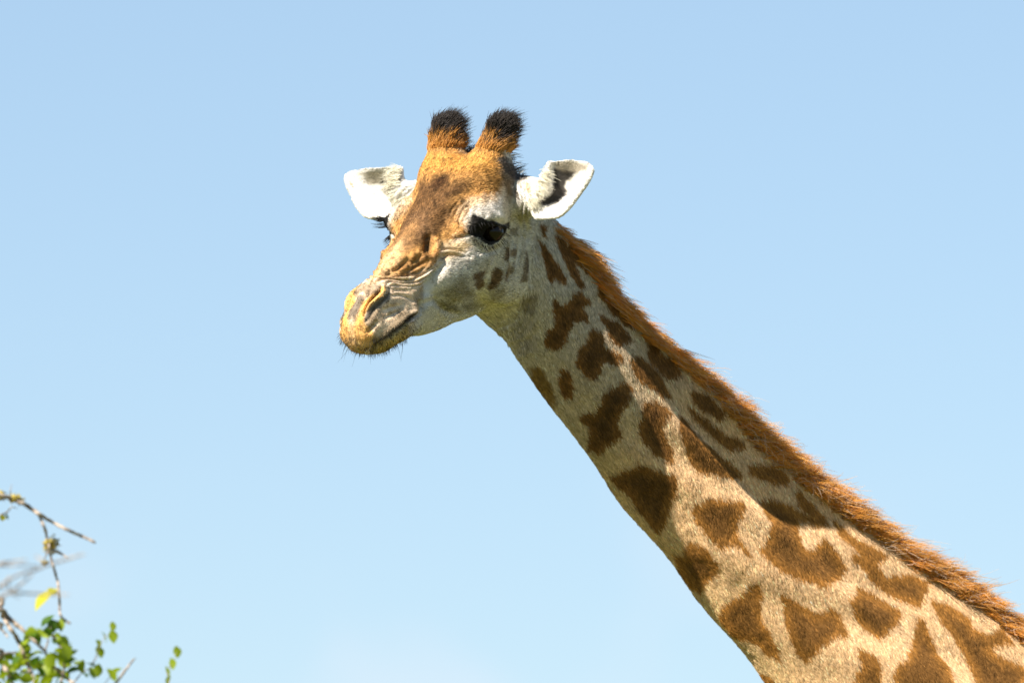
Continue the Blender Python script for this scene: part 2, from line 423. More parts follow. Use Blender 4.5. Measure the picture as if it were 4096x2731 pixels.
# skin folds: (region, polyline, half width in photo pixels, depth in metres; negative raises)
STROKES = [
 ('G', [(40, 1230), (100, 1190), (250, 1170), (400, 1190), (560, 1190), (700, 1190), (830, 1130), (950, 1050), (1050, 970)], 7, .0040),
 ('G', [(80, 1290), (180, 1230), (330, 1220), (500, 1250), (650, 1250), (780, 1200), (900, 1130), (1000, 1060)], 6, .0040),
 ('G', [(270, 1300), (360, 1265), (520, 1300), (700, 1290), (850, 1240), (960, 1180), (1050, 1090)], 6, .0035),
 ('G', [(300, 1335), (450, 1335), (600, 1350), (750, 1340), (870, 1290)], 6, .0025),
 ('G', [(60, 1260), (140, 1205), (300, 1195), (470, 1215), (620, 1215), (760, 1165), (880, 1085), (985, 1000)], 3.5, -.0016),
 ('G', [(230, 1262), (340, 1240), (510, 1272), (680, 1268), (820, 1215), (940, 1145), (1035, 1065)], 3.5, -.0016),
 ('G', [(320, 1310), (450, 1305), (610, 1322), (740, 1312), (870, 1262)], 3.5, -.0012),
 ('G', [(40, 1150), (160, 1135), (300, 1140), (420, 1150)], 5, .0022), ('G', [(330, 1420), (480, 1420), (640, 1440)], 5, .0018),
 ('F', [(880, 480), (1000, 470), (1130, 500), (1220, 560)], 7, .0018), ('F', [(760, 700), (900, 650), (1050, 640)], 8, .0018), ('F', [(800, 820), (950, 740), (1080, 700)], 8, .0018),
 ('G', [(250, 1375), (400, 1390), (600, 1400), (760, 1390)], 5, .0015),
 ('G', [(500, 1165), (650, 1150), (780, 1110), (900, 1020)], 6, .0025),
 ('G', [(60, 1210), (250, 1200), (560, 1220), (740, 1200), (900, 1090), (1020, 1015)], 5, -.0015),
 ('G', [(1160, 950), (1100, 1080), (1010, 1200), (930, 1300), (880, 1420)], 18, .0070),
 ('G', [(1120, 785), (1250, 765), (1400, 790), (1500, 820)], 7, .0035),
 ('G', [(1060, 920), (1150, 865), (1300, 845), (1430, 870), (1560, 880)], 8, .0045),
 ('G', [(1020, 880), (1150, 820), (1300, 805), (1420, 830)], 7, -.0030),
 ('G', [(930, 600), (920, 700), (900, 800)], 17, .0090),
 ('G', [(700, 880), (800, 850), (880, 900), (980, 880)], 16, -.0050),
 ('G', [(1020, 620), (1060, 720), (1010, 850)], 14, -.0040),
 ('G', [(600, 930), (520, 1000), (430, 1070), (320, 1095)], 9, .0050),
 ('G', [(520, 1120), (650, 1090), (780, 1010), (900, 960)], 9, .0035),
 ('G', [(820, 830), (740, 920), (640, 990)], 12, .0035),
 ('G', [(1640, 20), (1500, 90), (1420, 180), (1380, 280), (1370, 340)], 5, .0030),
 ('G', [(1760, 40), (1600, 110), (1500, 210), (1440, 310)], 5, .0030),
 ('G', [(1500, 10), (1390, 90), (1330, 190), (1300, 270)], 5, .0022),
 ('G', [(1380, 30), (1290, 120), (1240, 220)], 5, .0018),
 ('G', [(1820, 0), (1680, 70), (1580, 150)], 6, -.0025),
 ('G', [(1350, 600), (1450, 580), (1540, 540)], 7, .0035),
 ('K', [(480, 170), (700, 240), (900, 330), (1150, 350), (1400, 450), (1600, 380)], 6, .0030),
 ('K', [(750, 160), (1000, 150), (1250, 220), (1400, 330)], 18, -.0030),
 ('K', [(500, 1300), (800, 1350), (1100, 1280), (1350, 1150)], 8, .0015),
 ('K', [(1600, 250), (1620, 600), (1560, 900)], 8, .0025),
 ('K', [(1890, 150), (1900, 400), (1960, 750), (2100, 950)], 6, .0030),
 ('K', [(2040, 0), (2060, 300), (2130, 600), (2150, 900)], 6, .0030),
 ('I', [(400, 690), (430, 850), (490, 1050), (545, 1250), (545, 1500)], 5, .0035),
 ('I', [(525, 650), (545, 850), (570, 1100), (540, 1300)], 5, .0035),
 ('I', [(615, 650), (620, 850), (660, 1100), (640, 1300), (640, 1450)], 5, .0035),
 ('I', [(690, 680), (700, 900), (710, 1120), (720, 1380)], 5, .0030),
 # nostril, lip edge and mouth
 ('F', [(725, 350), (710, 400), (640, 470), (560, 550), (500, 620), (470, 700), (460, 790)], 6, .0052),
 ('F', [(760, 330), (740, 430), (660, 520), (560, 610), (500, 700)], 5, -.0040),
 ('F', [(870, 350), (850, 440), (780, 540), (690, 620), (620, 690), (560, 790), (500, 870)], 7, .0015),
 ('F', [(640, 900), (580, 980), (530, 1030)], 9, .0045),
 ('F', [(570, 330), (540, 430), (450, 530), (400, 640)], 10, .0040),
 ('F', [(1300, 780), (1180, 850), (1050, 960), (900, 1080), (760, 1200), (640, 1270), (560, 1330)], 6, .0080),
 ('F', [(1230, 760), (1100, 840), (950, 950), (800, 1070), (660, 1160)], 13, -.0012),
 ('F', [(1330, 580), (1340, 660), (1330, 740)], 7, .0050),
 ('F', [(1250, 620), (1270, 700), (1230, 760)], 9, -.0020),
 ('F', [(1560, 470), (1620, 600), (1740, 720), (1900, 760)], 12, .0030),
 ('F', [(1380, 640), (1450, 590), (1560, 560)], 12, .0030),
 # throat
 ('B', [(1960, 1210), (2080, 1190), (2160, 1130)], 7, .0030), ('B', [(1985, 1260), (2080, 1240), (2150, 1180)], 7, .0030),
 ('B', [(2000, 1305), (2090, 1290), (2150, 1230)], 7, .0025), ('B', [(1900, 1160), (2000, 1130), (2090, 1050), (2140, 960)], 8, .0030),
 ('B', [(1850, 1110), (1960, 1080), (2050, 1000), (2110, 880), (2130, 780)], 8, .0030),
 ('B', [(1780, 1060), (1900, 1030), (2000, 950), (2060, 850), (2080, 760)], 8, .0025),
 ('L', [(810, 240), (800, 420), (830, 620), (840, 850)], 9, .0025), ('L', [(905, 180), (890, 400), (900, 600)], 8, .0020),
 ('L', [(930, 330), (1000, 520), (1050, 700)], 9, .0020), ('L', [(640, 260), (610, 420), (590, 640), (560, 800)], 9, .0022),
 ('L', [(700, 330), (690, 480), (660, 640)], 8, .0018),
]
disp = np.zeros(len(V))
for reg, pl, wd, dep in STROKES:
    pl = catmull(P(reg, pl), len(pl) * 4)
    lo, hi = pl.min(0) - wd * 3, pl.max(0) + wd * 3
    ix = np.where((PX > lo).all(1) & (PX < hi).all(1) & (seen > 0))[0]
    if len(ix):
        d = line_d(PX[ix], pl)
        L = np.linalg.norm(np.diff(pl, axis=0), axis=1).sum()
        de = np.minimum(np.linalg.norm(PX[ix] - pl[0], axis=1), np.linalg.norm(PX[ix] - pl[-1], axis=1))
        disp[ix] -= 1.7 * dep * np.exp(-(d / wd) ** 2) * seen[ix] * (.5 + .5 * smoothstep(0, .25 * L, de))
disp += .0012 * fbm(V, 38, 2) * (Q2[:, 0] > -.3)
V = V + N * disp[:, None]
N = vnormals(V, Fq)

# ---------------------------------------------------------------- coat colours (pigment, with some painted light and shade), one value per point
PATCH = [
 ('L', [(935, 160), (1005, 140), (1000, 200), (990, 280), (960, 230)]),
 ('L', [(930, 340), (975, 400), (1030, 480), (1080, 520), (1130, 600), (1170, 680), (1215, 760), (1220, 825), (1160, 790), (1100, 760), (1065, 810), (1040, 760), (1010, 680), (985, 580), (960, 470)]),
 ('L', [(1120, 260), (1180, 300), (1260, 380), (1340, 470), (1420, 560), (1490, 640), (1530, 690), (1500, 715), (1430, 640), (1340, 560), (1330, 620), (1370, 700), (1420, 790), (1455, 880), (1400, 870), (1340, 810), (1290, 720), (1240, 620), (1190, 520), (1140, 400)]),
 ('L', [(1075, 1020), (1130, 1050), (1200, 1090), (1270, 1050), (1300, 980), (1330, 930), (1390, 920), (1440, 960), (1520, 1040), (1520, 1070), (1440, 1080), (1430, 1130), (1470, 1200), (1480, 1270), (1400, 1260), (1330, 1290), (1270, 1330), (1250, 1400), (1240, 1480), (1190, 1560), (1120, 1600), (1000, 1590), (975, 1500), (1010, 1390), (1060, 1360), (1100, 1340), (1110, 1250), (1095, 1150), (1080, 1080)]),
 ('L', [(1610, 880), (1680, 870), (1770, 920), (1830, 1000), (1850, 1090), (1930, 1110), (2010, 1180), (2070, 1270), (2060, 1340), (2000, 1360), (1920, 1310), (1840, 1230), (1760, 1140), (1680, 1040), (1630, 960)]),
 ('L', [(1635, 1190), (1720, 1230), (1810, 1280), (1880, 1340), (1940, 1420), (2010, 1510), (1960, 1545), (1880, 1560), (1800, 1510), (1740, 1430), (1690, 1320)]),
 ('C', [(1110, 210), (1160, 240), (1195, 300), (1185, 350), (1240, 370), (1320, 400), (1345, 450), (1290, 480), (1220, 460), (1180, 480), (1160, 550), (1100, 600), (1040, 580), (1010, 510), (980, 470), (1000, 370), (1060, 320), (1080, 250)]),
 ('C', [(855, 530), (905, 530), (930, 600), (950, 670), (940, 740), (890, 760), (860, 690), (838, 600)]),
 ('C', [(1420, 430), (1500, 440), (1560, 500), (1620, 570), (1670, 640), (1710, 720), (1720, 760), (1660, 730), (1590, 670), (1520, 630), (1470, 600), (1430, 540)]),
 ('C', [(1540, 320), (1580, 270), (1630, 300), (1640, 400), (1700, 430), (1770, 480), (1790, 560), (1730, 610), (1650, 560), (1590, 500), (1550, 420)]),
 ('C', [(1380, 640), (1425, 680), (1390, 780), (1330, 860), (1300, 930), (1330, 1060), (1260, 1110), (1200, 1140), (1150, 1190), (1060, 1150), (1080, 1080), (1090, 1000), (1010, 920), (1060, 870), (1120, 880), (1180, 790), (1200, 720), (1290, 660)]),
 ('C', [(1520, 780), (1600, 780), (1690, 830), (1720, 880), (1660, 930), (1650, 1000), (1700, 1100), (1740, 1180), (1760, 1260), (1690, 1240), (1600, 1190), (1520, 1110), (1480, 1010), (1500, 900)]),
 ('C', [(1790, 890), (1850, 950), (1900, 1020), (1960, 1090), (2040, 1160), (2130, 1230), (2220, 1290), (2290, 1370), (2280, 1400), (2180, 1370), (2060, 1350), (1930, 1340), (1890, 1270), (1850, 1180), (1810, 1050), (1780, 950)]),
 ('C', [(1860, 830), (1930, 870), (2010, 920), (2070, 980), (2150, 1050), (2210, 1070), (2250, 1060), (2300, 1100), (2300, 1140), (2200, 1165), (2110, 1110), (2050, 1050), (1990, 980), (1900, 900)]),
 ('C', [(1880, 690), (1960, 710), (2050, 760), (2130, 830), (2150, 890), (2110, 920), (2040, 880), (1950, 840), (1900, 770)]),
 ('D', [(-90, 420), (0, 380), (60, 350), (160, 370), (280, 420), (280, 480), (240, 580), (210, 690), (175, 725), (120, 660), (60, 600), (20, 510), (-40, 470)]),
 ('D', [(380, 580), (430, 560), (460, 530), (560, 540), (650, 545), (660, 590), (610, 650), (610, 720), (650, 800), (690, 860), (620, 790), (570, 780), (520, 810), (460, 760), (420, 690), (370, 640)]),
 ('D', [(340, 780), (420, 800), (470, 850), (510, 910), (490, 960), (440, 1000), (410, 1060), (350, 1020), (290, 930), (260, 850), (320, 850)]),
 ('D', [(740, 550), (820, 545), (890, 560), (940, 600), (1000, 630), (1080, 650), (1120, 690), (1060, 680), (960, 650), (950, 700), (960, 770), (1000, 830), (1050, 810), (1090, 760), (1140, 800), (1180, 850), (1215, 920), (1180, 980), (1100, 1020), (1030, 985), (940, 970), (850, 930), (780, 860), (740, 820), (790, 750), (810, 680), (770, 630)]),
 ('D', [(740, 1000), (745, 1060), (740, 1130), (760, 1220), (800, 1310), (840, 1400), (855, 1440), (790, 1400), (700, 1330), (620, 1310), (560, 1260), (510, 1180), (560, 1110), (640, 1070), (690, 1010)]),
 ('D', [(850, 1060), (930, 1100), (1010, 1150), (1070, 1180), (1130, 1150), (1180, 1170), (1200, 1240), (1235, 1300), (1170, 1300), (1110, 1330), (1080, 1370), (1020, 1420), (1000, 1440), (950, 1400), (920, 1330), (890, 1240), (880, 1160)]),
 ('D', [(1290, 1030), (1350, 1060), (1420, 1100), (1500, 1150), (1530, 1180), (1490, 1230), (1430, 1290), (1400, 1310), (1320, 1260), (1270, 1190), (1240, 1110)]),
 ('D', [(1620, 1190), (1660, 1220), (1690, 1310), (1730, 1400), (1790, 1490), (1830, 1620), (1470, 1620), (1500, 1470), (1570, 1410), (1590, 1300)]),
 ('D', [(1290, 1370), (1370, 1390), (1400, 1450), (1410, 1530), (1390, 1620), (1220, 1620), (1290, 1500), (1310, 1440)]),
 ('D', [(1250, 830), (1330, 870), (1390, 900), (1430, 970), (1520, 960), (1600, 960), (1680, 1000), (1660, 1060), (1630, 1130), (1560, 1110), (1450, 1060), (1370, 1000), (1330, 930), (1260, 880)]),
 ('D', [(1150, 660), (1200, 700), (1280, 760), (1370, 800), (1440, 850), (1400, 900), (1330, 880), (1270, 810), (1190, 740)]),
 ('D', [(950, 480), (1000, 540), (1060, 590), (1110, 640), (1080, 660), (1010, 620), (950, 570)]),
 ('D', [(690, 350), (780, 350), (860, 370), (910, 430), (880, 460), (800, 440), (730, 420), (680, 380)]),
 ('D', [(1690, 1100), (1780, 1130), (1860, 1170), (1900, 1200), (1930, 1260), (2010, 1290), (2080, 1240), (2140, 1330), (2060, 1350), (2010, 1370), (2080, 1420), (2180, 1450), (2213, 1480), (2230, 1620), (1950, 1620), (1920, 1500), (1870, 1380), (1800, 1280), (1730, 1190)]),
 ('D', [(700, 1500), (770, 1510), (850, 1570), (890, 1660), (790, 1650)]),
]
WHITE = (.48, .445, .395); CREAM = (.44, .345, .235); TAN = (.60, .41, .235); BROWN = (.100, .046, .013); ORANGE = (.42, .225, .075)
HEADP = [  # region, polygon, colour, strength, edge softness in photo pixels
 # muzzle
 ('P', [(1400, 1050), (1600, 1060), (1720, 1060), (1680, 1180), (1668, 1260), (1650, 1310), (1600, 1400), (1430, 1440), (1340, 1400), (1300, 1250), (1350, 1120)], (.62, .47, .33), 1.0, 20),
 # warm brown upper face
 ('P', [(1640, 560), (1800, 420), (2100, 430), (2010, 640), (2015, 700), (1995, 770), (1930, 800), (1880, 815), (1850, 870), (1862, 930), (1830, 950), (1790, 985), (1755, 1020), (1735, 1060), (1660, 1095), (1590, 1105), (1490, 1112), (1400, 1180), (1300, 1200), (1300, 1100), (1500, 900), (1560, 840), (1600, 760)], ORANGE, 1.0, 22),
 ('P', [(1560, 930), (1620, 960), (1600, 1060), (1520, 1110), (1400, 1180), (1330, 1180), (1480, 1020)], (.58, .39, .21), .75, 26),
 ('A', [(780, 420), (1000, 430), (1350, 440), (1300, 560), (1000, 570), (760, 560), (700, 640), (690, 560)], (.52, .27, .065), .8, 30),
 ('P', [(1790, 985), (1855, 960), (1880, 985), (1820, 1030), (1750, 1050)], (.56, .40, .22), .8, 14),
 ('A', [(770, 590), (870, 570), (960, 600), (980, 660), (1050, 640), (1130, 650), (1080, 720), (1000, 760), (960, 830), (1000, 900), (960, 1000), (900, 1040), (840, 1060), (760, 1110), (690, 1130), (720, 1000), (690, 900), (620, 870), (600, 780), (680, 680)], (.115, .058, .024), .90, 20),
 ('A', [(770, 590), (880, 575), (940, 640), (900, 700), (800, 720), (720, 700)], (.065, .029, .012), .80, 12),
 ('A', [(960, 830), (1100, 760), (1130, 800), (1050, 900), (1000, 980), (930, 940)], (.24, .135, .055), .6, 18),
 ('G', [(900, 560), (960, 590), (980, 680), (920, 820), (880, 790), (880, 680)], (.10, .055, .022), .8, 8),  # shade of the hollow before the eye, painted in
 ('G', [(700, 880), (1000, 870), (1020, 930), (880, 1010), (700, 1080), (560, 1130), (420, 1100), (480, 1030), (560, 970)], (.22, .11, .04), .75, 14),
 ('G', [(560, 1130), (760, 1090), (780, 1150), (620, 1190), (540, 1180)], (.20, .10, .04), .6, 10),
 ('G', [(500, 640), (560, 600), (700, 700), (640, 790), (520, 830)], (.25, .13, .05), .6, 14),
 ('G', [(1350, 340), (1330, 150), (1450, 20), (1700, -60), (2000, -60), (1950, 20), (1700, 90), (1560, 180), (1470, 300), (1420, 400)], (.47, .34, .21), .75, 14),
 ('G', [(420, 250), (900, 150), (980, 480), (880, 620), (640, 760), (470, 780), (520, 600), (420, 420)], (.19, .105, .05), .62, 26),
 # cheek spots
 ('G', [(1960, 1060), (2050, 1100), (2060, 1180), (2010, 1290), (1940, 1370), (1850, 1400), (1830, 1370), (1890, 1240), (1920, 1130)], (.13, .075, .03), .95, 6),
 ('G', [(1620, 1160), (1700, 1130), (1800, 1110), (1790, 1170), (1740, 1230), (1800, 1330), (1700, 1400), (1640, 1340), (1680, 1260), (1610, 1240)], (.095, .052, .024), .9, 8),
 ('G', [(2110, 760), (2190, 740), (2180, 870), (2140, 960), (2090, 930)], (.13, .08, .035), .9, 6),
 ('G', [(2230, 790), (2290, 780), (2270, 860), (2220, 880)], (.16, .10, .05), .8, 6),
 ('G', [(2160, 1060), (2200, 1060), (2180, 1170), (2120, 1260), (2100, 1190)], (.14, .09, .04), .8, 6),
 ('L', [(560, 640), (600, 620), (600, 720), (560, 830), (530, 820)], (.17, .11, .05), .7, 8),
 ('L', [(770, 490), (800, 480), (810, 600), (800, 720), (770, 850), (710, 850), (740, 740), (760, 620)], (.12, .08, .04), .85, 8),
 ('L', [(820, 960), (900, 950), (910, 1010), (840, 1180), (700, 1160), (740, 1050)], (.18, .14, .09), .75, 10),
 ('L', [(360, 930), (500, 900), (560, 960), (470, 1060), (340, 1080)], (.22, .18, .12), .65, 12),
 ('G', [(1380, 1200), (1480, 1190), (1540, 1290), (1520, 1370), (1600, 1400), (1640, 1500), (1400, 1600), (1200, 1560), (1030, 1480), (1080, 1430), (1200, 1380), (1300, 1290)], (.215, .19, .145), .85, 17),  # grey shading of the lower cheek, painted in
 ('F', [(1600, 560), (1740, 570), (1900, 640), (1950, 740), (1760, 740), (1640, 660)], (.13, .115, .08), .80, 14),
 ('F', [(1960, 600), (2200, 560), (2300, 640), (2100, 740), (1980, 720)], (.16, .14, .095), .70, 14),
 ('F', [(1350, 330), (1420, 420), (1330, 560), (1330, 720), (1240, 700), (1230, 500)], (.20, .16, .11), .7, 10),
 ('G', [(1040, 660), (1240, 620), (1460, 740), (1460, 800), (1200, 830), (1040, 820)], (.45, .34, .20), .6, 12),
 ('G', [(1200, 900), (1500, 880), (1600, 960), (1300, 1000), (1180, 980)], (.33, .30, .24), .6, 12),
 # temple, behind the horn and round the ear root
 ('H', [(1560, 1050), (1640, 1000), (1850, 1010), (1960, 1140), (1800, 1190), (1760, 1290), (1800, 1440), (1700, 1400), (1630, 1240)], (.10, .075, .05), .9, 8),
 ('H', [(1530, 880), (1640, 850), (1900, 1050), (1980, 1150), (1800, 1180), (1640, 1030)], (.06, .05, .045), .95, 6),
 ('I', [(110, 560), (260, 640), (330, 800), (370, 1000), (300, 1120), (240, 980), (180, 760)], (.14, .10, .06), .7, 8),
 ('I', [(620, 680), (710, 690), (720, 1120), (650, 1100), (630, 850)], (.40, .28, .15), .7, 5),
 ('K', [(1640, 600), (1780, 560), (1760, 800), (1660, 780)], (.12, .09, .05), .7, 5),
 # eye surround
 ('K', [(200, 620), (270, 400), (330, 230), (480, 180), (640, 250), (800, 320), (1000, 340), (1250, 430), (1470, 520), (1420, 700), (1300, 870), (1180, 1000), (1000, 1100), (850, 1090), (700, 1010), (560, 900), (430, 830), (260, 760)], (.012, .011, .010), 1.0, 5),
 ('K', [(1420, 460), (1600, 370), (1600, 420), (1480, 480)], (.03, .025, .02), .9, 4),
 # nose: dark skin, orange muzzle, dark lip edge
 ('F', [(310, 470), (430, 480), (440, 540), (400, 640), (380, 720), (330, 800), (290, 850), (260, 740), (280, 600)], (.11, .09, .07), .85, 7),
 ('F', [(330, 330), (430, 330), (500, 300), (640, 290), (700, 330), (660, 420), (560, 480), (500, 440), (380, 400)], (.20, .15, .10), .7, 8),
 ('F', [(590, 420), (700, 350), (720, 380), (640, 470), (560, 540)], (.10, .06, .03), .8, 6),
 ('F', [(430, 560), (540, 480), (600, 470), (480, 620), (450, 760), (440, 880), (480, 940), (560, 1020), (600, 1100), (480, 1200), (380, 1180), (330, 1080), (310, 960), (330, 860), (390, 740), (400, 650)], (.72, .38, .09), .9, 8),
 ('F', [(740, 330), (760, 380), (690, 500), (560, 620), (500, 700), (470, 690), (560, 570), (680, 450)], (.68, .38, .10), .85, 5),
 ('F', [(880, 330), (840, 380), (870, 450), (820, 530), (720, 620), (640, 680), (600, 760), (540, 850), (450, 880), (470, 800), (520, 720), (600, 620), (700, 530), (790, 450)], (.07, .06, .05), .92, 6),
 ('F', [(660, 690), (760, 760), (720, 860), (640, 940), (540, 1030), (470, 930), (540, 850)], (.26, .18, .10), .55, 9),
 ('F', [(80, 900), (160, 900), (170, 1150), (250, 1320), (560, 1390), (500, 1420), (140, 1300)], (.55, .38, .20), .8, 8),
 ('F', [(110, 1000), (330, 880), (480, 940), (620, 1100), (570, 1250), (420, 1380), (230, 1360), (110, 1200)], (.62, .355, .135), .75, 14),
 ('F', [(1000, 700), (1200, 760), (1300, 760), (1200, 860), (1050, 960), (900, 1080), (750, 1200), (600, 1250), (560, 1180), (700, 1080), (850, 960), (960, 850)], (.23, .165, .095), .72, 10),
 ('F', [(1280, 760), (1200, 850), (1060, 950), (900, 1070), (760, 1190), (640, 1260), (600, 1220), (760, 1120), (900, 1000), (1050, 890), (1150, 800)], (.007, .006, .006), .98, 8),
 ('F', [(1150, 900), (1160, 1000), (1080, 1150), (950, 1280), (750, 1370), (580, 1380), (640, 1290), (780, 1220), (920, 1100), (1060, 990)], (.50, .36, .13), .8, 8),
 # inside of the ear
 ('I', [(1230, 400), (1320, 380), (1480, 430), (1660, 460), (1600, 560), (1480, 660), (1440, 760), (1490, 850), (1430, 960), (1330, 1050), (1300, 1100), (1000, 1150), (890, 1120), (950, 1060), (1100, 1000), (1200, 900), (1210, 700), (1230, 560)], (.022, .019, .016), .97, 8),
 ('I', [(1230, 330), (1300, 270), (1560, 245), (1800, 290), (1930, 340), (1880, 430), (1700, 460), (1480, 430), (1300, 380)], (.24, .20, .14), .8, 9),  # shade under the ear's top rim, painted in
]
def blend(C, a, c): C += a[:, None] * (np.asarray(c) - C)
nz = fbm(V, 60, 3); nz2 = fbm(V + 5.1, 150, 2); nz3 = fbm(V + 9.3, 18, 2)
C = np.empty((len(V), 3)); C[:] = WHITE
a = smoothstep(.10, .38, NS + .03 * nz3) 
blend(C, (1 - HW) * (.30 + .70 * a), CREAM); blend(C, smoothstep(.38, .62, NS + .05 * nz3) * (~ishead), TAN)
blend(C, (~ishead) * .5 * np.exp(-((NM + 1) / .25) ** 2) * smoothstep(.3, .5, NS), (.42, .30, .13))
blend(C, ishead * smoothstep(.105, .135, Q2[:, 1]) * (Q2[:, 0] < .0) * (Q2[:, 2] > -.04), (.60, .575, .53))
# patches: traced ones where the photograph shows them, a cracked cell pattern elsewhere
PXn = PX + np.stack([nz + nz2, nz2 - nz], 1) * 8
pm = np.zeros(len(V)); pdp = np.zeros(len(V))
for reg, poly in PATCH:
    poly = P(reg, poly)
    lo, hi = poly.min(0) - 30, poly.max(0) + 30
    ix = np.where((PX > lo).all(1) & (PX < hi).all(1) & (~ishead))[0]
    if len(ix):
        sd_ = poly_sd(PXn[ix], poly); pm[ix] = np.maximum(pm[ix], smoothstep(4, -4, sd_ - 5)); pdp[ix] = np.maximum(pdp[ix], np.clip(-sd_ / 42, 0, 1))
outp = (PX[:, 0] > 4130) | (PX[:, 1] > 2760)
ix = np.where(outp & ~ishead)[0]
seeds = rng.random((900, 3)) * np.array([3.0, 1.4, 3.4]) + np.array([.7, -.3, 0])
for s0 in range(0, len(ix), 20000):
    i2 = ix[s0:s0 + 20000]; d = np.sort(((V[i2][:, None] - seeds[None]) ** 2).sum(2), 1)[:, :2] ** .5
    pm[i2] = smoothstep(.012, .03, d[:, 1] - d[:, 0] + .01 * nz[i2]) * smoothstep(.5, 1.2, V[i2, 2])
thro = poly_sd(PXn, P('C', [(600, 510), (690, 490), (740, 570), (780, 640), (795, 700), (810, 820), (740, 770), (680, 700), (620, 610)]))
blend(C, smoothstep(10, -10, thro) * (~ishead), (.22, .13, .04))
pc = np.array(BROWN) * (1 + .30 * nz3[:, None] + .25 * nz[:, None]) + np.array([.085, .038, .005]) * smoothstep(.45, .8, NS)[:, None]  # lower-neck patches painted warmer, as if sunlit
pc = pc * (1.30 - .55 * pdp[:, None]) + np.array([.05, .022, .002]) * (1 - pdp[:, None])
blend(C, pm * .97, pc)
qy_ = w2h(V)[:, 1]; farear = ishead & (qy_ < -.10) & (Q2[:, 0] < .02) & (Q2[:, 2] > -.04)
for reg, poly, colr, st, soft in HEADP:
    poly = P(reg, poly); sc = min(1.0, soft / 10)
    lo, hi = poly.min(0) - 60, poly.max(0) + 60
    ix = np.where((PX > lo).all(1) & (PX < hi).all(1) & (seen > 0) & ~(farear & (reg == 'I')))[0]
    if len(ix):
        d = poly_sd(PX[ix] + np.stack([nz[ix], nz2[ix]], 1) * soft * .7, poly) - (3 if soft < 12 else 0)
        al = smoothstep(soft, -soft, d) * st * seen[ix]
        C[ix] += al[:, None] * (np.asarray(colr) - C[ix])
PXr = project(V); fr_ = np.where(farear & (N @ -vf > .05))[0]  # far ear: shade of the upper inside and dark canal painted on
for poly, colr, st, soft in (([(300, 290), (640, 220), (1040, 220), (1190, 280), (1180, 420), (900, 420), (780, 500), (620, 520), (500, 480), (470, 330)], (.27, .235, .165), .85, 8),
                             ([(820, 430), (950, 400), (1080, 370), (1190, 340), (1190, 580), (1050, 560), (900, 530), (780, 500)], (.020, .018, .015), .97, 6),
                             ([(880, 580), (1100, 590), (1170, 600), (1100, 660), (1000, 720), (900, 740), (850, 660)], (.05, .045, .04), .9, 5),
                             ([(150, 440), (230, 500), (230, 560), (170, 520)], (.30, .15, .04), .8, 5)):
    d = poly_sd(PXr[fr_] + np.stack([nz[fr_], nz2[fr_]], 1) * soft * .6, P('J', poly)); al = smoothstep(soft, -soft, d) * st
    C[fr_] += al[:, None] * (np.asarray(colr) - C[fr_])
# unseen back of horns, crown: brown; horn tips black
dq = Q2 - OSS_B; ax = (OSS_T - OSS_B) / np.linalg.norm(OSS_T - OSS_B); hh = dq @ ax; hr_ = np.linalg.norm(dq - hh[:, None] * ax, axis=1)
onhorn = ishead & (hh > .02) & (hr_ < .05)
blend(C, np.where(ishead & (Q2[:, 2] > .06) & (Q2[:, 1] < .09) & (Q2[:, 0] > -.16), (1 - seen) * .9, 0), ORANGE)
blend(C, onhorn * smoothstep(.066, .084, hh + .010 * nz), (.016, .013, .012))
blend(C, ishead * smoothstep(.040, .033, np.linalg.norm(Q2 - EYE_C, axis=1)) * .96 * (qy_ < 0), (.012, .011, .010))
# fine ticking of the coat
mot = smoothstep(.05, .45, fbm(V + 2.2, 120, 3)) * HW * smoothstep(.30, .10, Q2[:, 0] * 0 + onhorn) * (C[:, 0] > C[:, 2] * 2.2)
C *= (1 - .50 * mot)[:, None]
spk = smoothstep(.18, .42, fbm(V + 4.4, 190, 2) + .35 * nz) * HW * smoothstep(.17, .24, Q2[:, 0])
C *= (1 - .32 * spk)[:, None]
tick = np.where(ishead, .22, .12)
C *= (1 + tick * nz2 + .12 * nz)[:, None]
C[COARSE] *= .72  # no fur here: darkened in place of shade between hairs
C = np.clip(C, .004, .9)

def mat(name, rough=.7, spec=.25):
    m = bpy.data.materials.new(name); m.use_nodes = True
    b = m.node_tree.nodes['Principled BSDF']; b.inputs['Roughness'].default_value = rough; b.inputs['Specular IOR Level'].default_value = spec
    return m, m.node_tree, b
def setc(b, c): b.inputs['Base Color'].default_value = (*c, 1)
def mesh_obj(name, V, F, material, parent=None, smooth=True):
    me = bpy.data.meshes.new(name); V = np.asarray(V)
    if isinstance(F, np.ndarray) and F.ndim == 2:
        n, k = F.shape
        me.vertices.add(len(V)); me.vertices.foreach_set('co', V.astype(np.float32).ravel())
        me.loops.add(n * k); me.loops.foreach_set('vertex_index', F.astype(np.int32).ravel())
        me.polygons.add(n); me.polygons.foreach_set('loop_start', np.arange(0, n * k, k, dtype=np.int32))
        me.update(calc_edges=True); me.validate()
    else:
        me.from_pydata([tuple(v) for v in V], [], F)
    me.polygons.foreach_set('use_smooth', np.full(len(me.polygons), smooth))
    me.materials.append(material)
    o = bpy.data.objects.new(name, me); col.objects.link(o)
    if parent: o.parent = parent
    return o
m_coat, ct, cb = mat('coat', .75, .15)
at = ct.nodes.new('ShaderNodeAttribute'); at.attribute_name = 'coat'; ct.links.new(at.outputs['Color'], cb.inputs['Base Color'])
giraffe = bpy.data.objects.new('giraffe', None); col.objects.link(giraffe)
giraffe.location = (2.2, YN, 0.0)
giraffe['label'] = 'giraffe with brown patched neck, orange mane, white ears and black-tufted horns'
giraffe['category'] = 'giraffe'
OFF = np.array([2.2, YN, 0.0])
body = mesh_obj('body', V - OFF, Fq, m_coat, giraffe)
ca = body.data.attributes.new('coat', 'FLOAT_COLOR', 'POINT')
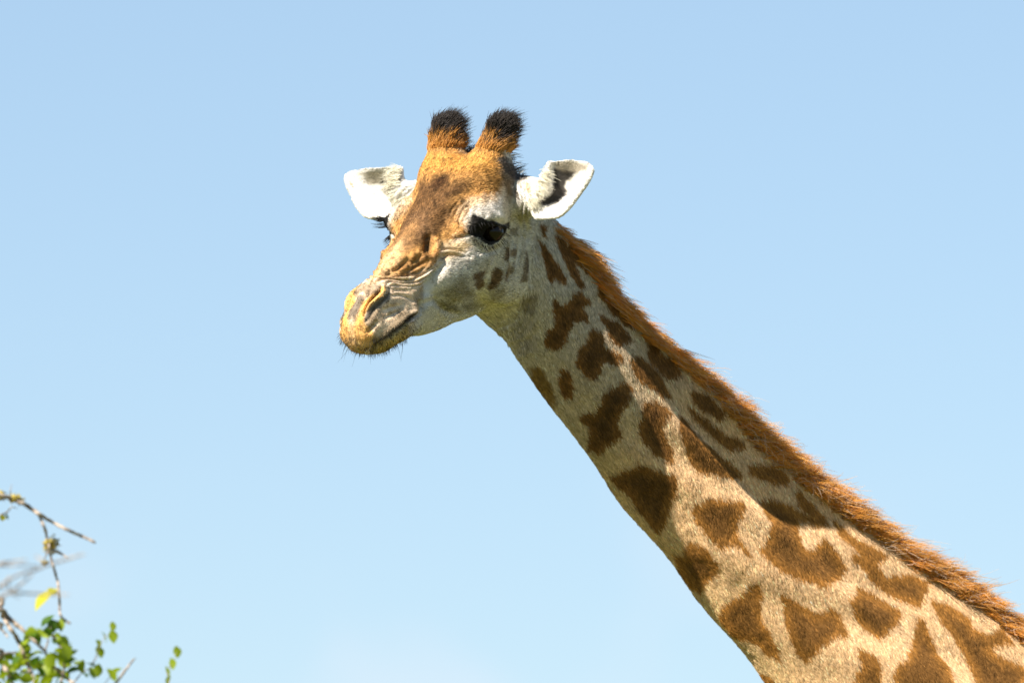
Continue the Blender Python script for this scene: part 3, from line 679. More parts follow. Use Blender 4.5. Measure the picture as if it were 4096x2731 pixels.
ca.data.foreach_set('color', np.hstack([C, np.ones((len(C), 1))]).astype(np.float32).ravel())

# eyes
m_eye, et, eb = mat('eyeball', .05, .22); setc(eb, (.010, .006, .004)); eb.inputs['Coat Weight'].default_value = 0
def eyeball(sgn):
    n = 32; vs_, fs = [], []
    for i in range(n + 1):
        th = math.pi * i / n
        for j in range(2 * n):
            ph = math.pi * j / n; bulge = 1 + .06 * max(0, math.sin(th) * math.sin(ph)) ** 8
            vs_.append((EYE_R * math.sin(th) * math.cos(ph), sgn * EYE_R * bulge * math.sin(th) * math.sin(ph), EYE_R * math.cos(th)))
    for i in range(n):
        for j in range(2 * n):
            fs.append((i * 2 * n + j, i * 2 * n + (j + 1) % (2 * n), (i + 1) * 2 * n + (j + 1) % (2 * n), (i + 1) * 2 * n + j))
    c = EYE_C * np.array([1, sgn, 1])
    return mesh_obj('eye', h2w(np.array(vs_) + c) - OFF, fs, m_eye, giraffe)
eyeball(1); eyeball(-1)
# ---------------------------------------------------------------- hair
def hair_material(name, trans=.25, rough=.55, spec=.3):
    m = bpy.data.materials.new(name); m.use_nodes = True; t = m.node_tree; b = t.nodes['Principled BSDF']
    b.inputs['Roughness'].default_value = rough; b.inputs['Specular IOR Level'].default_value = spec
    a = t.nodes.new('ShaderNodeAttribute'); a.attribute_name = 'hair_col'
    tr = t.nodes.new('ShaderNodeBsdfTranslucent'); mx = t.nodes.new('ShaderNodeMixShader'); mx.inputs[0].default_value = trans
    t.links.new(a.outputs['Color'], b.inputs['Base Color']); t.links.new(a.outputs['Color'], tr.inputs['Color'])
    t.links.new(b.outputs[0], mx.inputs[1]); t.links.new(tr.outputs[0], mx.inputs[2])
    t.links.new(mx.outputs[0], t.nodes['Material Output'].inputs['Surface'])
    return m
m_fur = hair_material('fur', .22, .65, .10); m_mane = hair_material('mane_hair', .35, .45, .35); m_black = hair_material('dark_hair', .12, .5, .22)
def hair(name, pts, rad, colr, material, label=None):   # pts (n,k,3) world, rad (k,) or (n,k), colr (n,3) or (n,k,3)
    n, k = pts.shape[:2]
    hc = bpy.data.hair_curves.new(name); hc.add_curves([k] * n)
    hc.position_data.foreach_set('vector', (pts - OFF).astype(np.float32).ravel())
    ra = hc.attributes.get('radius') or hc.attributes.new('radius', 'FLOAT', 'POINT')
    ra.data.foreach_set('value', np.broadcast_to(rad, (n, k)).astype(np.float32).ravel())
    if colr.ndim == 2: colr = np.broadcast_to(colr[:, None], (n, k, 3))
    ha = hc.attributes.new('hair_col', 'FLOAT_COLOR', 'POINT')
    ha.data.foreach_set('color', np.concatenate([np.clip(colr, .002, .95), np.ones((n, k, 1))], 2).astype(np.float32).ravel())
    hc.materials.append(material)
    o = bpy.data.objects.new(name, hc); col.objects.link(o); o.parent = giraffe
    if label: o['label'] = label
    return o
def unit(v): return v / np.maximum(np.linalg.norm(v, axis=-1, keepdims=True), 1e-9)
def strands(p, d0, bend, L, k):      # root, start direction, bending vector, length
    t = np.linspace(0, 1, k)[None, :, None]
    return p[:, None] + L[:, None, None] * (t * d0[:, None] + t ** 2 * .5 * bend[:, None])

# flow of the coat at every point of the skin
HX, HY, HZ = HR[:, 0], HR[:, 1], HR[:, 2]
tn = np.stack([np.interp(NS, nd_s, nd_t[:, k]) for k in range(3)], 1)
mn = np.stack([np.interp(NS, nd_s, nd_m[:, k]) for k in range(3)], 1)
flow = unit(tn * .75 + np.array([0, 0, -.55]) + .18 * np.stack([nz3, nz, -nz3], 1))
fh = -HX * .9 - HZ * .35 + .5 * (nz3[:, None] * HY + nz[:, None] * HZ)
wmz = smoothstep(.24, .33, Q2[:, 0])[:, None]
fh = fh * (1 - wmz) + (-HZ + HX * .25) * wmz
sgn = np.where((w2h(V)[:, 1] < 0), -1.0, 1.0)[:, None]
EUw = lambda s: (EU[None] * np.concatenate([np.ones_like(s), s, np.ones_like(s)], 1)) @ HR.T
onear = (ishead & (Q2[:, 1] > .12) & (Q2[:, 0] < .0) & (Q2[:, 2] > -.03))
fh = np.where(onear[:, None], EUw(sgn) - HZ * .3, fh)
axw = (ax[None] * np.concatenate([np.ones_like(sgn), sgn, np.ones_like(sgn)], 1)) @ HR.T
fh = np.where(onhorn[:, None], axw + np.array([.25, .1, 0]), fh)
flow = np.where((HW > .5)[:, None], fh, flow)
flow = unit(flow - (flow * N).sum(1, keepdims=True) * N)
flen = np.where(HW > .5, .0065, .0118) + .0015 * nz3
flen = np.where(HW > .5, np.where(onear, .0045, flen), flen)
wr = smoothstep(.10, .17, Q2[:, 0]) * HW; flen = flen * (1 - wr) + .0046 * wr
flen = np.where(ishead & (Q2[:, 2] < -.13) & (Q2[:, 0] > .2), .008, flen)
flen = np.where(onhorn, .007 + .006 * smoothstep(.02, .06, hh), flen)
eyed = np.linalg.norm(Q2 - EYE_C, axis=1)
flen = np.where(ishead & (eyed < .045), .0035, flen)

fa, fb, fc, fd = [V[Fq[:, k]] for k in range(4)]
area = .5 * np.linalg.norm(np.cross(fc - fa, fd - fb), axis=1)
fcen = (fa + fb + fc + fd) / 4; fnor = unit(N[Fq].mean(1))
facing = fnor @ -vf
dens = np.where(facing > -.25, 1.0, .22)
hq = w2h(fcen); inhead = np.linalg.norm(fcen - HO, axis=1) < .45
dens = dens * np.where(inhead, 2.2, 1.0)
dens[COARSE[Fq].any(1)] = 0
q_eye = np.minimum(np.linalg.norm(hq - EYE_C, axis=1), np.linalg.norm(hq * np.array([1, -1, 1]) - EYE_C, axis=1))
dens[(q_eye < .030)] = 0
fpx = project(fcen); dens[(fpx[:, 0] > 4250) | (fpx[:, 1] > 2900)] = 0
NF = 460000
prob = area * dens; prob /= prob.sum()
fi = rng.choice(len(Fq), NF, p=prob)
uu, vv = rng.random(NF)[:, None], rng.random(NF)[:, None]
root = (fa[fi] * (1 - uu) + fb[fi] * uu) * (1 - vv) + (fd[fi] * (1 - uu) + fc[fi] * uu) * vv
vi = Fq[fi, rng.integers(0, 4, NF)]
nr, fl = N[vi], flow[vi]
jit = rng.normal(0, 1, (NF, 3)) * np.where(HW[vi] > .5, .22, .15)[:, None] + .20 * np.stack([fbm(root + k * 7.7, 55, 2) for k in range(3)], 1)
fl = unit(fl + jit - ((fl + jit) * nr).sum(1, keepdims=True) * nr)
lift = np.where(HW[vi] > .5, .42, .29) + rng.normal(0, .10, NF)
d0 = unit(fl + nr * lift[:, None])
L = flen[vi] * rng.uniform(.65, 1.35, NF)
bend = fl * .2 - nr * .45 * lift[:, None] / .4
pts = strands(root - nr * .0008, d0, bend, L, 4)
cc = C[vi] * rng.normal(1.08, .30, (NF, 1)).clip(.4, 1.9)
stretch = root - .72 * fl * (root * fl).sum(1, keepdims=True)
stk = fbm(stretch + 1.3, 210, 2)
cc *= (1 + np.where(onear[vi], .10, np.where(HW[vi] > .5, .42, .26)) * stk)[:, None].clip(.35, 1.8)
dk = (rng.random(NF) < np.where(C[vi, 0] > 2.2 * C[vi, 2], .20, .08)) & (HW[vi] > .5) & ~onear[vi]; cc[dk] *= .35
lt = rng.random(NF) < .07; cc[lt] *= 1.8
hair('fur', pts, np.array([1, 1, .8, .2])[None] * np.where(HW[vi] > .5, .00046, .00048)[:, None], cc, m_fur)

# mane along the crest: locks of hair, each lock drawn together towards its tip
NL = 3600; PER = 15; NM_ = NL * PER
s_end = nd_s[-1] * .80
ip = lambda s, A: np.stack([np.interp(s, nd_s, A[:, k]) for k in range(3)], 1)
yv = np.array([0, 1.0, 0])
ls = .035 + (s_end - .035) * rng.random(NL)
llat = np.clip(rng.normal(0, .010, NL), -.020, .020)
llean = llat / .012 * .22 - .03 + rng.normal(0, .17, NL)
lsw = .62 + rng.normal(0, .24, NL); llen = rng.uniform(.70, 1.25, NL); lbr = rng.normal(1, .26, NL).clip(.45, 1.7)
lcurl = rng.normal(0, 1, (NL, 3)); lhue = rng.random(NL)
li = np.repeat(np.arange(NL), PER)
sm = ls[li] + rng.normal(0, .0035, NM_); lat = np.clip(llat[li] + rng.normal(0, .004, NM_), -.028, .028)
cenm, tm, mm = ip(sm, nd_c), ip(sm, nd_t), ip(sm, nd_m)
hm = np.interp(sm, nd_s, ND[:, 2]); cenm[:, 1] = np.interp(sm, nd_s, ND[:, 3])
rootm = cenm + mm * (hm - .018 - 18 * lat ** 2)[:, None] + yv * lat[:, None]
low = smoothstep(.30, .75, sm)[:, None]
lean = llean[li][:, None] + rng.normal(0, .10, (NM_, 1))
d0 = unit(mm * (.80 + .16 * low) + tm * (lsw[li][:, None] + .45 * (1 - low)) + yv * lean + rng.normal(0, .09, (NM_, 3)))
Lm = (.056 + .004 * low[:, 0]) * llen[li] * np.where(rng.random(NM_) < .08, rng.uniform(1.1, 1.45, NM_), rng.uniform(.68, 1.10, NM_))
Lm *= smoothstep(.0, .10, sm) * .6 + .4
bend = tm * .75 + np.array([0, 0, -.38]) + yv * (lean * .6) + lcurl[li] * (.15 + .26 * low) + rng.normal(0, .16, (NM_, 3))
k = 8; tt = np.linspace(0, 1, k)[None, :, None]
pts = strands(rootm, d0, bend * .85, Lm, k)
lockmid = pts.reshape(NL, PER, k, 3).mean(1)[li]
pull = .40 * tt ** 1.3
frz = rng.random(NM_) < .13
pull = np.where(frz[:, None, None], .1, pull)
pts = pts * (1 - pull) + lockmid * pull
fr = rng.random((NM_, 1, 3)) * 6.28
amp = np.where(frz, .0075, .0026)[:, None, None]
pts += np.sin(tt * (5 + 8 * rng.random((NM_, 1, 1))) + fr) * amp * (tt ** 1.3) * (.45 + low[:, :, None])
hue = lhue[li][:, None]
base = (np.array([.58, .185, .016]) * (1 - hue) + np.array([.62, .30, .045]) * hue) * lbr[li][:, None] * rng.normal(1, .15, (NM_, 1)).clip(.5, 1.5)
base = base * (1 - .3 * low) + np.array([.62, .33, .07]) * lbr[li][:, None] * .3 * low
tip = np.array([.72, .36, .08]) * rng.normal(1, .2, (NM_, 1)).clip(.5, 1.5)
dark_tip = (rng.random(NM_) < .16)[:, None]; tip = np.where(dark_tip, np.array([.10, .045, .02]), tip)
tip = np.where(frz[:, None], np.array([.78, .66, .50]), tip); base = np.where(frz[:, None], base * .5 + .25, base)
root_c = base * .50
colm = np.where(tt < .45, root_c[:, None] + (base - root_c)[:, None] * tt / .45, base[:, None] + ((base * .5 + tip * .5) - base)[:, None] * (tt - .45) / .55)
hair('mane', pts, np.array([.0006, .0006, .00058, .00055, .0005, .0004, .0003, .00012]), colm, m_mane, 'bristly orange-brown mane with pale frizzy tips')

# black tufts on the horn tips, swept to one side by the wind
def horn_tuft(sg, n=4600):
    sel = np.where(onhorn & (hh > .040) & (w2h(V)[:, 1] * sg > 0))[0]
    pr = smoothstep(.025, .06, hh[sel]) + .05; pr /= pr.sum()
    v = sel[rng.choice(len(sel), n, p=pr)]
    hv = hh[v]
    r0 = V[v] + rng.normal(0, .0012, (n, 3)); aw = axw[v]
    wind = np.array([.85, .35, .10])
    cl = fbm(V[v], 70, 2)[:, None]
    d0 = unit(N[v] * (.42 - .15 * smoothstep(.04, .08, hv))[:, None] + aw * 1.0 + wind * .15 + rng.normal(0, .13, (n, 3)) + cl * .25)
    L = (.015 + .024 * smoothstep(.03, .07, hv)) * rng.uniform(.5, 1.15, n)
    bend = wind * (.95 + .7 * cl) - aw * .35 + rng.normal(0, .18, (n, 3))
    k = 6; tt = np.linspace(0, 1, k)[None, :, None]
    p = strands(r0, d0, bend, L, k)
    org = np.array([.46, .215, .050]) * rng.normal(1, .25, (n, 1)).clip(.4, 1.8); blk = np.array([.026, .020, .018]) * rng.normal(1, .3, (n, 1)).clip(.4, 2)
    edge = 1.22 - 1.28 * smoothstep(.030, .085, hv + .012 * cl[:, 0] + rng.normal(0, .006, n))
    mixb = smoothstep(-.22, .22, tt - edge[:, None, None])
    return p, org[:, None] * (1 - mixb) + blk[:, None] * mixb
a, b = horn_tuft(1); c, d = horn_tuft(-1)
hair('horn_tuft', a, np.array([.0006, .0006, .00055, .00045, .0003, .0001]), b, m_black, 'black bristly tuft with orange base hairs')
hair('horn_tuft', c, np.array([.0006, .0006, .00055, .00045, .0003, .0001]), d, m_black, 'black bristly tuft with orange base hairs')

# eyelashes
def lashes(sg):
    P_, C_ = [], []
    for lidp, n, ln, dn in ((UPLID, 90 if sg < 0 else 16, .026 if sg < 0 else .018, -.45 if sg < 0 else -1.6), (LOLID, 46, .018, -1.0)):
        t = rng.random(n); cv = catmull(lidp, 200); p = cv[(t * 199).astype(int)] + rng.normal(0, .0012, (n, 3))
        outw = unit(p - (EYE_C + np.array([0, -.02, 0])))
        d0 = unit(outw + np.array([.10, .35, dn]) + rng.normal(0, .14, (n, 3)))
        L = ln * rng.uniform(.55, 1.1, n)
        bend = np.array([.1, .4, .55 if dn > -.8 else -.1]) + rng.normal(0, .15, (n, 3))
        P_.append(strands(p + outw * .004, d0, bend, L, 6))
    p = np.concatenate(P_); p[..., 1] *= sg
    return h2w(p.reshape(-1, 3)).reshape(p.shape)
for sg in (1, -1):
    p = lashes(sg)
    hair('eyelashes', p, np.array([.0005, .0005, .00045, .0004, .00025, .0001]), np.full((len(p), 3), .010), m_black)

# whiskers round the lips and chin
cand = np.where(ishead & (Q2[:, 0] > .24) & (Q2[:, 2] < -.105))[0]
v = cand[rng.choice(len(cand), 700)]
w_ = len(v); aw = unit(N[v] * 1.0 - HZ * .7 + HX * .25 + rng.normal(0, .2, (w_, 3)))
Lw = np.where(rng.random(w_) < .02, rng.uniform(.022, .042, w_), rng.uniform(.005, .013, w_))
p = strands(V[v], aw, np.array([0, 0, -.25]) + rng.normal(0, .25, (w_, 3)), Lw, 6)
hair('whiskers', p, np.array([.00028, .00028, .00026, .0002, .00014, .00006]), np.full((w_, 3), .02), m_black)

# long pale hairs inside the ears, growing from the front edge
def ear_hair(sg, n=420):
    t = .18 + .82 * rng.random(n); cv = catmull(EAR_LIP, 200); p = cv[(t * 199).astype(int)] + rng.normal(0, .003, (n, 3)) + EN * .010
    d0 = unit(EU * .9 + EN * .25 - EV * (t * 1.1)[:, None] + rng.normal(0, .22, (n, 3)))
    L = rng.uniform(.014, .036, n)
    q = strands(p, d0, EN * -.3 - EV * .5 + rng.normal(0, .25, (n, 3)), L, 6); q[..., 1] *= sg
    return h2w(q.reshape(-1, 3)).reshape(q.shape)
for sg in (1, -1):
    p = ear_hair(sg)
    hair('ear_hair', p, np.array([.0005, .0005, .00045, .0004, .0003, .0001]), np.array([.72, .68, .56]) * rng.normal(1, .15, (len(p), 1)).clip(.5, 1.2), m_fur)

# dark and pale wisps on the crown behind the horns
sel = np.where(ishead & (Q2[:, 0] < -.14) & (Q2[:, 0] > -.24) & (Q2[:, 2] > .045) & (Q2[:, 1] < .075))[0]
if len(sel):
    v = sel[rng.choice(len(sel), 1500)]
    d0 = unit(N[v] * .8 - HX * .8 + rng.normal(0, .25, (1500, 3)))
    p = strands(V[v], d0, np.array([.3, .1, -.3]) + rng.normal(0, .3, (1500, 3)), rng.uniform(.012, .034, 1500), 6)
    c = np.where(rng.random((1500, 1)) < .22, np.array([.7, .62, .5]), np.array([.06, .04, .03]))
    hair('crown_hair', p, np.array([.0005, .0005, .00045, .0004, .0003, .0001]), c, m_black)
# ---------------------------------------------------------------- ground: open grassland out to the horizon
gn = 60; gx = np.sign(np.linspace(-1, 1, gn)) * np.abs(np.linspace(-1, 1, gn)) ** 3 * 6000
gv = np.array([(x, y, 0.0) for y in gx for x in gx])
gf = np.array([(j * gn + i, j * gn + i + 1, (j + 1) * gn + i + 1, (j + 1) * gn + i) for j in range(gn - 1) for i in range(gn - 1)])
m_gr, gt, gb = mat('grassland', .95, .05)
tc = gt.nodes.new('ShaderNodeTexCoord'); n1 = gt.nodes.new('ShaderNodeTexNoise'); n1.inputs['Scale'].default_value = .8; n1.inputs['Detail'].default_value = 8
rp = gt.nodes.new('ShaderNodeValToRGB'); rp.color_ramp.elements[0].color = (.105, .115, .028, 1); rp.color_ramp.elements[1].color = (.175, .18, .052, 1)
rp.color_ramp.elements[0].position = .35; rp.color_ramp.elements[1].position = .68
gt.links.new(tc.outputs['Object'], n1.inputs['Vector']); gt.links.new(n1.outputs[0], rp.inputs[0]); gt.links.new(rp.outputs[0], gb.inputs['Base Color'])
ground = mesh_obj('ground', gv, gf, m_gr); ground['kind'] = 'structure'

# ---------------------------------------------------------------- thorn tree at the left: trunk out of view, twigs and leaves reach into the picture
m_bark, bt, bb = mat('bark', .9, .1)
bn = bt.nodes.new('ShaderNodeTexNoise'); bn.inputs['Scale'].default_value = 60; bn.inputs['Detail'].default_value = 6
br = bt.nodes.new('ShaderNodeValToRGB'); br.color_ramp.elements[0].color = (.055, .045, .038, 1); br.color_ramp.elements[1].color = (.40, .33, .27, 1)
br.color_ramp.elements[0].position = .30; br.color_ramp.elements[1].position = .62
btc = bt.nodes.new('ShaderNodeTexCoord'); bt.links.new(btc.outputs['Object'], bn.inputs['Vector'])
bt.links.new(bn.outputs[0], br.inputs[0]); bt.links.new(br.outputs[0], bb.inputs['Base Color'])
bp = bt.nodes.new('ShaderNodeBump'); bp.inputs['Strength'].default_value = .5; bp.inputs['Distance'].default_value = .004
bt.links.new(bn.outputs[0], bp.inputs['Height']); bt.links.new(bp.outputs[0], bb.inputs['Normal'])
m_lich, _, lb = mat('lichen', .95, .05); setc(lb, (.34, .27, .06))
def leaf_mat(name, c):
    m, t, b = mat(name, .5, .35); setc(b, c)
    tr = t.nodes.new('ShaderNodeBsdfTranslucent'); tr.inputs['Color'].default_value = (c[0] * 1.5, c[1] * 1.5, c[2] * .8, 1)
    mx = t.nodes.new('ShaderNodeMixShader'); mx.inputs[0].default_value = .40
    nn = t.nodes.new('ShaderNodeTexNoise'); nn.inputs['Scale'].default_value = 120
    hs = t.nodes.new('ShaderNodeHueSaturation'); hs.inputs['Color'].default_value = (*c, 1)
    mr = t.nodes.new('ShaderNodeMapRange'); mr.inputs[3].default_value = .7; mr.inputs[4].default_value = 1.3
    t.links.new(nn.outputs[0], mr.inputs[0]); t.links.new(mr.outputs[0], hs.inputs['Value']); t.links.new(hs.outputs[0], b.inputs['Base Color'])
    t.links.new(b.outputs[0], mx.inputs[1]); t.links.new(tr.outputs[0], mx.inputs[2]); t.links.new(mx.outputs[0], t.nodes['Material Output'].inputs['Surface'])
    return m
m_leafs = [leaf_mat('leaf_green', (.20, .27, .012)), leaf_mat('leaf_deep', (.06, .13, .012)), leaf_mat('leaf_yellow', (.42, .40, .03))]
def tube(path, rad, sides=7):
    path = np.asarray(path, float); n = len(path); rad = np.broadcast_to(rad, n)
    t = unit(np.gradient(path, axis=0)); up = np.array([.3, .8, .5])
    a = unit(np.cross(t, up)); b = np.cross(t, a); th = np.arange(sides) * 2 * np.pi / sides
    v = path[:, None] + rad[:, None, None] * (np.cos(th)[None, :, None] * a[:, None] + np.sin(th)[None, :, None] * b[:, None])
    f = [(i * sides + j, i * sides + (j + 1) % sides, (i + 1) * sides + (j + 1) % sides, (i + 1) * sides + j) for i in range(n - 1) for j in range(sides)]
    f += [tuple(range(sides))[::-1], tuple((n - 1) * sides + j for j in range(sides))]
    return v.reshape(-1, 3), f
tree = bpy.data.objects.new('thorn_tree', None); col.objects.link(tree)
TB = np.array([-2.7, -1.9, 0.0]); tree.location = TB
tree['label'] = 'thorn tree with bare grey twigs and small green leaves beside the giraffe'; tree['category'] = 'tree'
def wood(name, path, rad, n=None, knots=0.0, material=None):
    path = catmull(path, n or len(path) * 6); rad = np.interp(np.linspace(0, 1, len(path)), np.linspace(0, 1, len(rad)), rad)
    rad = rad * (.82 if name == 'twig' else 1.0) * (1 + knots * rng.normal(0, 1, len(path)).clip(-1, 2))
    path = path + rng.normal(0, 1, path.shape) * (rad * .12)[:, None]
    v, f = tube(path, rad)
    return mesh_obj(name, v - TB, f, material or m_bark, tree)
J1, J2, J3, J4 = np.array([-2.35, -1.85, 1.25]), np.array([-1.85, -1.75, 2.15]), np.array([-1.50, -1.60, 2.85]), np.array([-1.35, -2.4, 2.9])
J5 = np.array([-1.28, -1.55, 3.30])
wood('trunk', [TB, TB + [.05, 0, .5], J1], [.11, .09, .075], knots=.04)
wood('branch', [J1, (J1 + J2) / 2 + [.05, 0, .05], J2, J3], [.072, .055, .045, .026], knots=.04)
wood('branch', [J1, [-2.9, -1.7, 2.1], [-3.3, -1.5, 2.9], [-3.5, -1.3, 3.5]], [.06, .045, .03, .012], knots=.04)
wood('branch', [J2, [-1.9, -2.2, 2.7], J4], [.035, .03, .018], knots=.04)
wood('branch', [J2, [-2.2, -1.4, 2.8], [-2.3, -1.2, 3.4], [-2.2, -1.0, 3.8]], [.04, .03, .02, .008], knots=.04)
wood('branch', [J3, [-1.40, -1.55, 3.1], J5], [.024, .018, .010], knots=.05)
NEAR_D, FAR_D = -1.55, -2.8
def twig(px, r, dep=NEAR_D, src=None, name='twig'):
    pts = [at_depth(p, dep + .03 * math.sin(3.1 * i + px[0][1])) for i, p in enumerate(P('E', px))]
    if src is not None: pts = [src, (src + pts[0]) / 2 + np.array([0, 0, .02])] + pts; r = [r[0] * 1.5, r[0] * 1.2] + list(r)
    return wood(name, pts, r, knots=.12)
twig([(0, 150), (80, 185), (170, 210), (240, 255), (290, 290), (400, 355), (520, 415), (620, 460), (715, 505)], [.0046, .0046, .0044, .0046, .0044, .0036, .0036, .0034, .0030], src=J5)
twig([(290, 290), (330, 380), (355, 470), (370, 540), (385, 620), (400, 680), (430, 780), (445, 880), (450, 980), (455, 1050), (480, 1085), (525, 1115)], [.0034, .0034, .0030, .0030, .0030, .0030, .0030, .0028, .0028, .0026, .0030, .0030])
twig([(390, 565), (450, 585), (510, 620)], [.0030, .0028, .0014])
twig([(380, 560), (350, 600), (330, 650)], [.0020, .0016, .0008])
twig([(75, 190), (80, 110), (90, 70)], [.0014, .0010, .0006]); twig([(130, 200), (140, 160)], [.0014, .0006]); twig([(0, 300), (50, 280), (90, 240), (130, 250)], [.002, .0016, .0012, .0008])
for px, r in ([(-60, 860), (0, 830), (120, 760), (260, 715), (350, 680), (480, 640), (635, 595)], .0034), ([(-60, 680), (0, 670), (90, 650), (200, 635)], .0030), ([(-60, 690), (0, 682), (150, 678), (285, 688)], .0026), \
             ([(-60, 935), (0, 920), (80, 885), (300, 895), (515, 900)], .0032):
    twig(px, [r * .72] * (len(px) - 1) + [r * .45], FAR_D, J4)
twig([(60, 770), (70, 880)], [.0022, .0018], FAR_D); twig([(80, 880), (160, 820), (250, 740)], [.0024, .0024, .0014], FAR_D); twig([(80, 885), (150, 925)], [.0022, .0008], FAR_D)
twig([(270, 610), (330, 650)], [.0018, .0022], FAR_D)
B1 = np.array([-1.36, -1.58, 3.02])
for px, r in ([(-60, 930), (0, 1000), (60, 1070), (130, 1130), (200, 1190)], .0056), ([(-60, 1010), (20, 1070), (90, 1170), (140, 1250), (170, 1330), (210, 1430), (270, 1590), (300, 1700)], .0044), ([(-60, 1110), (0, 1150), (60, 1220)], .0030), \
             ([(-60, 1360), (0, 1350), (130, 1335)], .0036), ([(-60, 1300), (0, 1390), (50, 1480), (110, 1600)], .0050):
    twig(px, [r * 1.1] + [r] * (len(px) - 2) + [r * .6], src=B1)
twig([(200, 1190), (270, 1260), (340, 1330), (360, 1400), (350, 1500), (330, 1620)], [.0036, .0036, .0034, .003, .0028, .0026])
twig([(380, 1180), (430, 1260), (470, 1310), (485, 1450), (460, 1560)], [.0028, .003, .003, .003, .003]); twig([(360, 1400), (480, 1510), (550, 1570), (600, 1640)], [.003, .0032, .0034, .003]); twig([(160, 1480), (230, 1500), (270, 1590)], [.002, .002, .002])
twig([(340, 1330), (365, 1230), (380, 1150)], [.0024, .002, .0016]); twig([(860, 1590), (940, 1480), (1000, 1400), (1025, 1378)], [.0030, .0026, .0020, .0008])
twig([(550, 1570), (620, 1490), (690, 1440), (750, 1330), (745, 1270)], [.0018, .0014, .001, .0007, .0004]); twig([(690, 1440), (790, 1220), (850, 1215), (850, 1130)], [.0008, .0006, .0006, .0004])
twig([(1270, 1640), (1275, 1540), (1262, 1480), (1300, 1420), (1338, 1320)], [.0014, .001, .0008, .0007, .0004]); twig([(740, 1640), (830, 1520), (865, 1480)], [.001, .0008, .0005])
for x, y, sz in ((20, 160, 1.2), (110, 185, 1.5), (150, 192, 1.2), (380, 505, 1.8), (395, 545, 1.5), (372, 520, 1.2), (335, 655, .9), (10, 155, 1.0)):
    c = at_depth(P('E', [(x, y)])[0], NEAR_D); n_ = 14; pts = c + rng.normal(0, .0034 * sz, (n_, 3)); vv_, ff_ = [], []
    for p in pts:
        o = len(vv_); d = rng.normal(0, .0024 * sz, (3, 3)); vv_ += [p + d[0], p + d[1], p + d[2], p - d[0] - d[1]]; ff_ += [(o, o + 1, o + 2), (o, o + 2, o + 3), (o, o + 3, o + 1), (o + 1, o + 3, o + 2)]
    mesh_obj('lichen_tuft', np.array(vv_) - TB, ff_, m_lich, tree)
# leaves: one shared blade, folded along the midrib
def leaf_mesh(mat_):
    ts = np.linspace(0, 1, 7); wv = np.array([.05, .55, .92, 1.0, .85, .5, .02]) * .36
    v = []
    for t, w_ in zip(ts, wv):
        z = -.18 * (t - .3) ** 2; v += [(t, -w_, z + .10 * w_ / .36), (t, 0, z), (t, w_, z + .10 * w_ / .36)]
    f = []
    for i in range(6): f += [(3 * i, 3 * i + 1, 3 * i + 4, 3 * i + 3), (3 * i + 1, 3 * i + 2, 3 * i + 5, 3 * i + 4)]
    me = bpy.data.meshes.new('leaf'); me.from_pydata(v, [], f); me.polygons.foreach_set('use_smooth', [True] * len(f)); me.materials.append(mat_)
    return me
leaf_me = [leaf_mesh(m) for m in m_leafs]
def add_leaf(c, size, kind, direc=None):
    o = bpy.data.objects.new('leaf', leaf_me[kind]); col.objects.link(o); o.parent = tree
    d = Vector(unit(direc + rng.normal(0, .25, 3))) if direc is not None else Vector(unit(rng.normal(0, 1, 3) + np.array([.3, 0, .2])))
    q = d.to_track_quat('X', 'Z') @ __import__('mathutils').Quaternion((1, 0, 0), rng.uniform(-1.6, 1.6))
    o.rotation_mode = 'QUATERNION'; o.rotation_quaternion = q; o.scale = (size, size, size); o.location = Vector(c - TB) - (q @ Vector((.5 * size, 0, 0)))
    return o
LV = [(200, 1230), (250, 1200), (300, 1190), (350, 1200), (180, 1280), (240, 1360), (150, 1420), (330, 1400), (400, 1370), (440, 1320), (420, 1260), (515, 1310), (535, 1290), (505, 1390), (490, 1420), (370, 1460), (330, 1440),
      (400, 1500), (450, 1490), (120, 1400), (60, 1480), (40, 1420), (100, 1530), (30, 1540), (350, 1545), (410, 1130), (600, 1410), (620, 1440), (690, 1430), (740, 1470), (700, 1490), (640, 1500), (870, 1485), (845, 1505), (270, 1230), (220, 1310),
      (290, 1340), (310, 1480), (260, 1420), (200, 1400), (530, 1340), (470, 1370), (280, 1560), (430, 1560), (380, 1410), (160, 1350), (560, 1470), (90, 1450), (20, 1490), (150, 1510), (200, 1540), (500, 1330), (380, 1540), (10, 1400)]
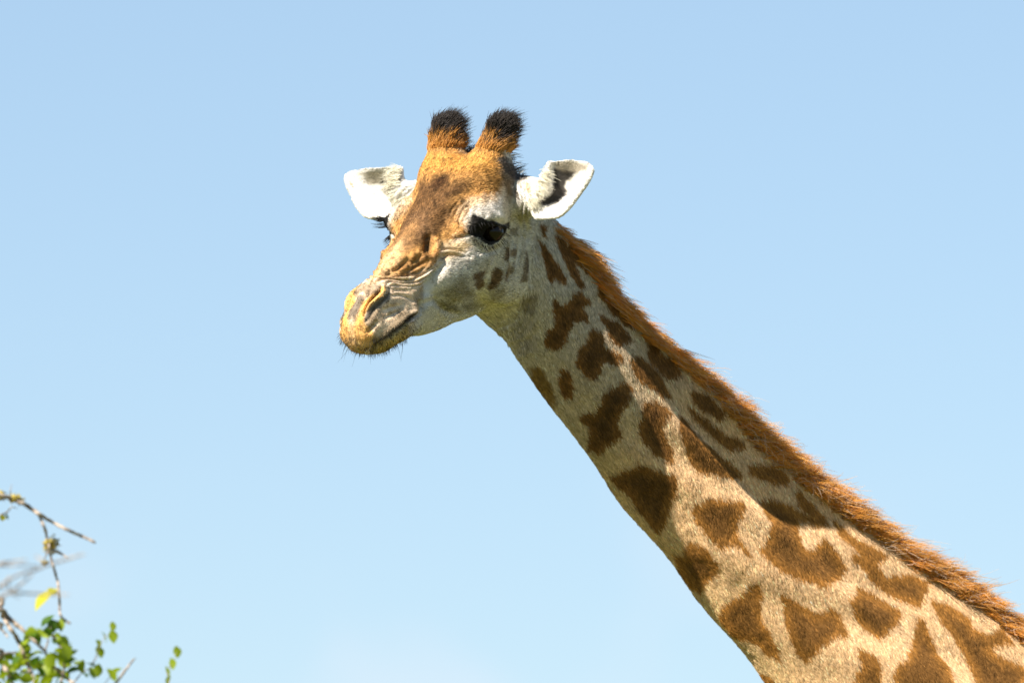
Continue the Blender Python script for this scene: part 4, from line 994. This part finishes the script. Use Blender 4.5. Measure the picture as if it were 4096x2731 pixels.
for i, p in enumerate(LV):
    kind = 1 if i % 3 == 1 else 0
    add_leaf(at_depth(P('E', [p])[0], NEAR_D + rng.uniform(-.08, .08)), rng.uniform(.020, .032), kind)
    if i < 26 or i > 33: add_leaf(at_depth(P('E', [np.array(p) + rng.normal(0, 38, 2)])[0], NEAR_D + rng.uniform(-.1, .1)), rng.uniform(.018, .032), rng.choice([0, 0, 1]))
for p in ((375, 1110), (390, 1140), (360, 1095)): add_leaf(at_depth(P('E', [p])[0], NEAR_D), .034, 1)
add_leaf(at_depth(P('E', [(345, 930)])[0], NEAR_D - .1), .058, 2, np.array([.80, .25, .55]))
add_leaf(at_depth(P('E', [(395, 880)])[0], NEAR_D - .1), .026, 2, np.array([.6, .3, .5]))
add_leaf(at_depth(P('E', [(20, 320)])[0], NEAR_D), .018, 2); add_leaf(at_depth(P('E', [(50, 310)])[0], NEAR_D), .014, 1, np.array([.3, 0, -1.]))
for p in ((850, 1140), (790, 1220), (852, 1216), (745, 1280), (752, 1332), (1336, 1332), (1300, 1422), (1262, 1480), (1272, 1545)):
    add_leaf(at_depth(P('E', [p])[0], NEAR_D), rng.uniform(.018, .026), 0, np.array([.2, .2, -1.0]))
# the rest of the crown, beyond the left edge of the picture
vv_, ff_ = [], []
bl = np.array(leaf_me[0].vertices[:] and [v.co[:] for v in leaf_me[0].vertices])
fl_ = [tuple(p.vertices) for p in leaf_me[0].polygons]
ctr = [np.array(c) for c in ([-3.5, -1.3, 3.4], [-3.2, -1.5, 2.9], [-2.2, -1.0, 3.7], [-2.3, -1.2, 3.3], [-1.75, -1.7, 2.75], [-1.7, -2.3, 2.85], [-2.7, -1.4, 3.5])]
for _ in range(1500):
    c = ctr[rng.integers(len(ctr))] + rng.normal(0, .17, 3)
    if c[0] > -1.42: continue
    R = np.linalg.qr(rng.normal(0, 1, (3, 3)))[0]; sz = rng.uniform(.02, .035); o = len(vv_)
    vv_ += list(c + (bl * sz) @ R.T); ff_ += [tuple(o + i for i in f) for f in fl_]
crown = mesh_obj('foliage', np.array(vv_) - TB, ff_, m_leafs[0], tree); crown['kind'] = 'stuff'
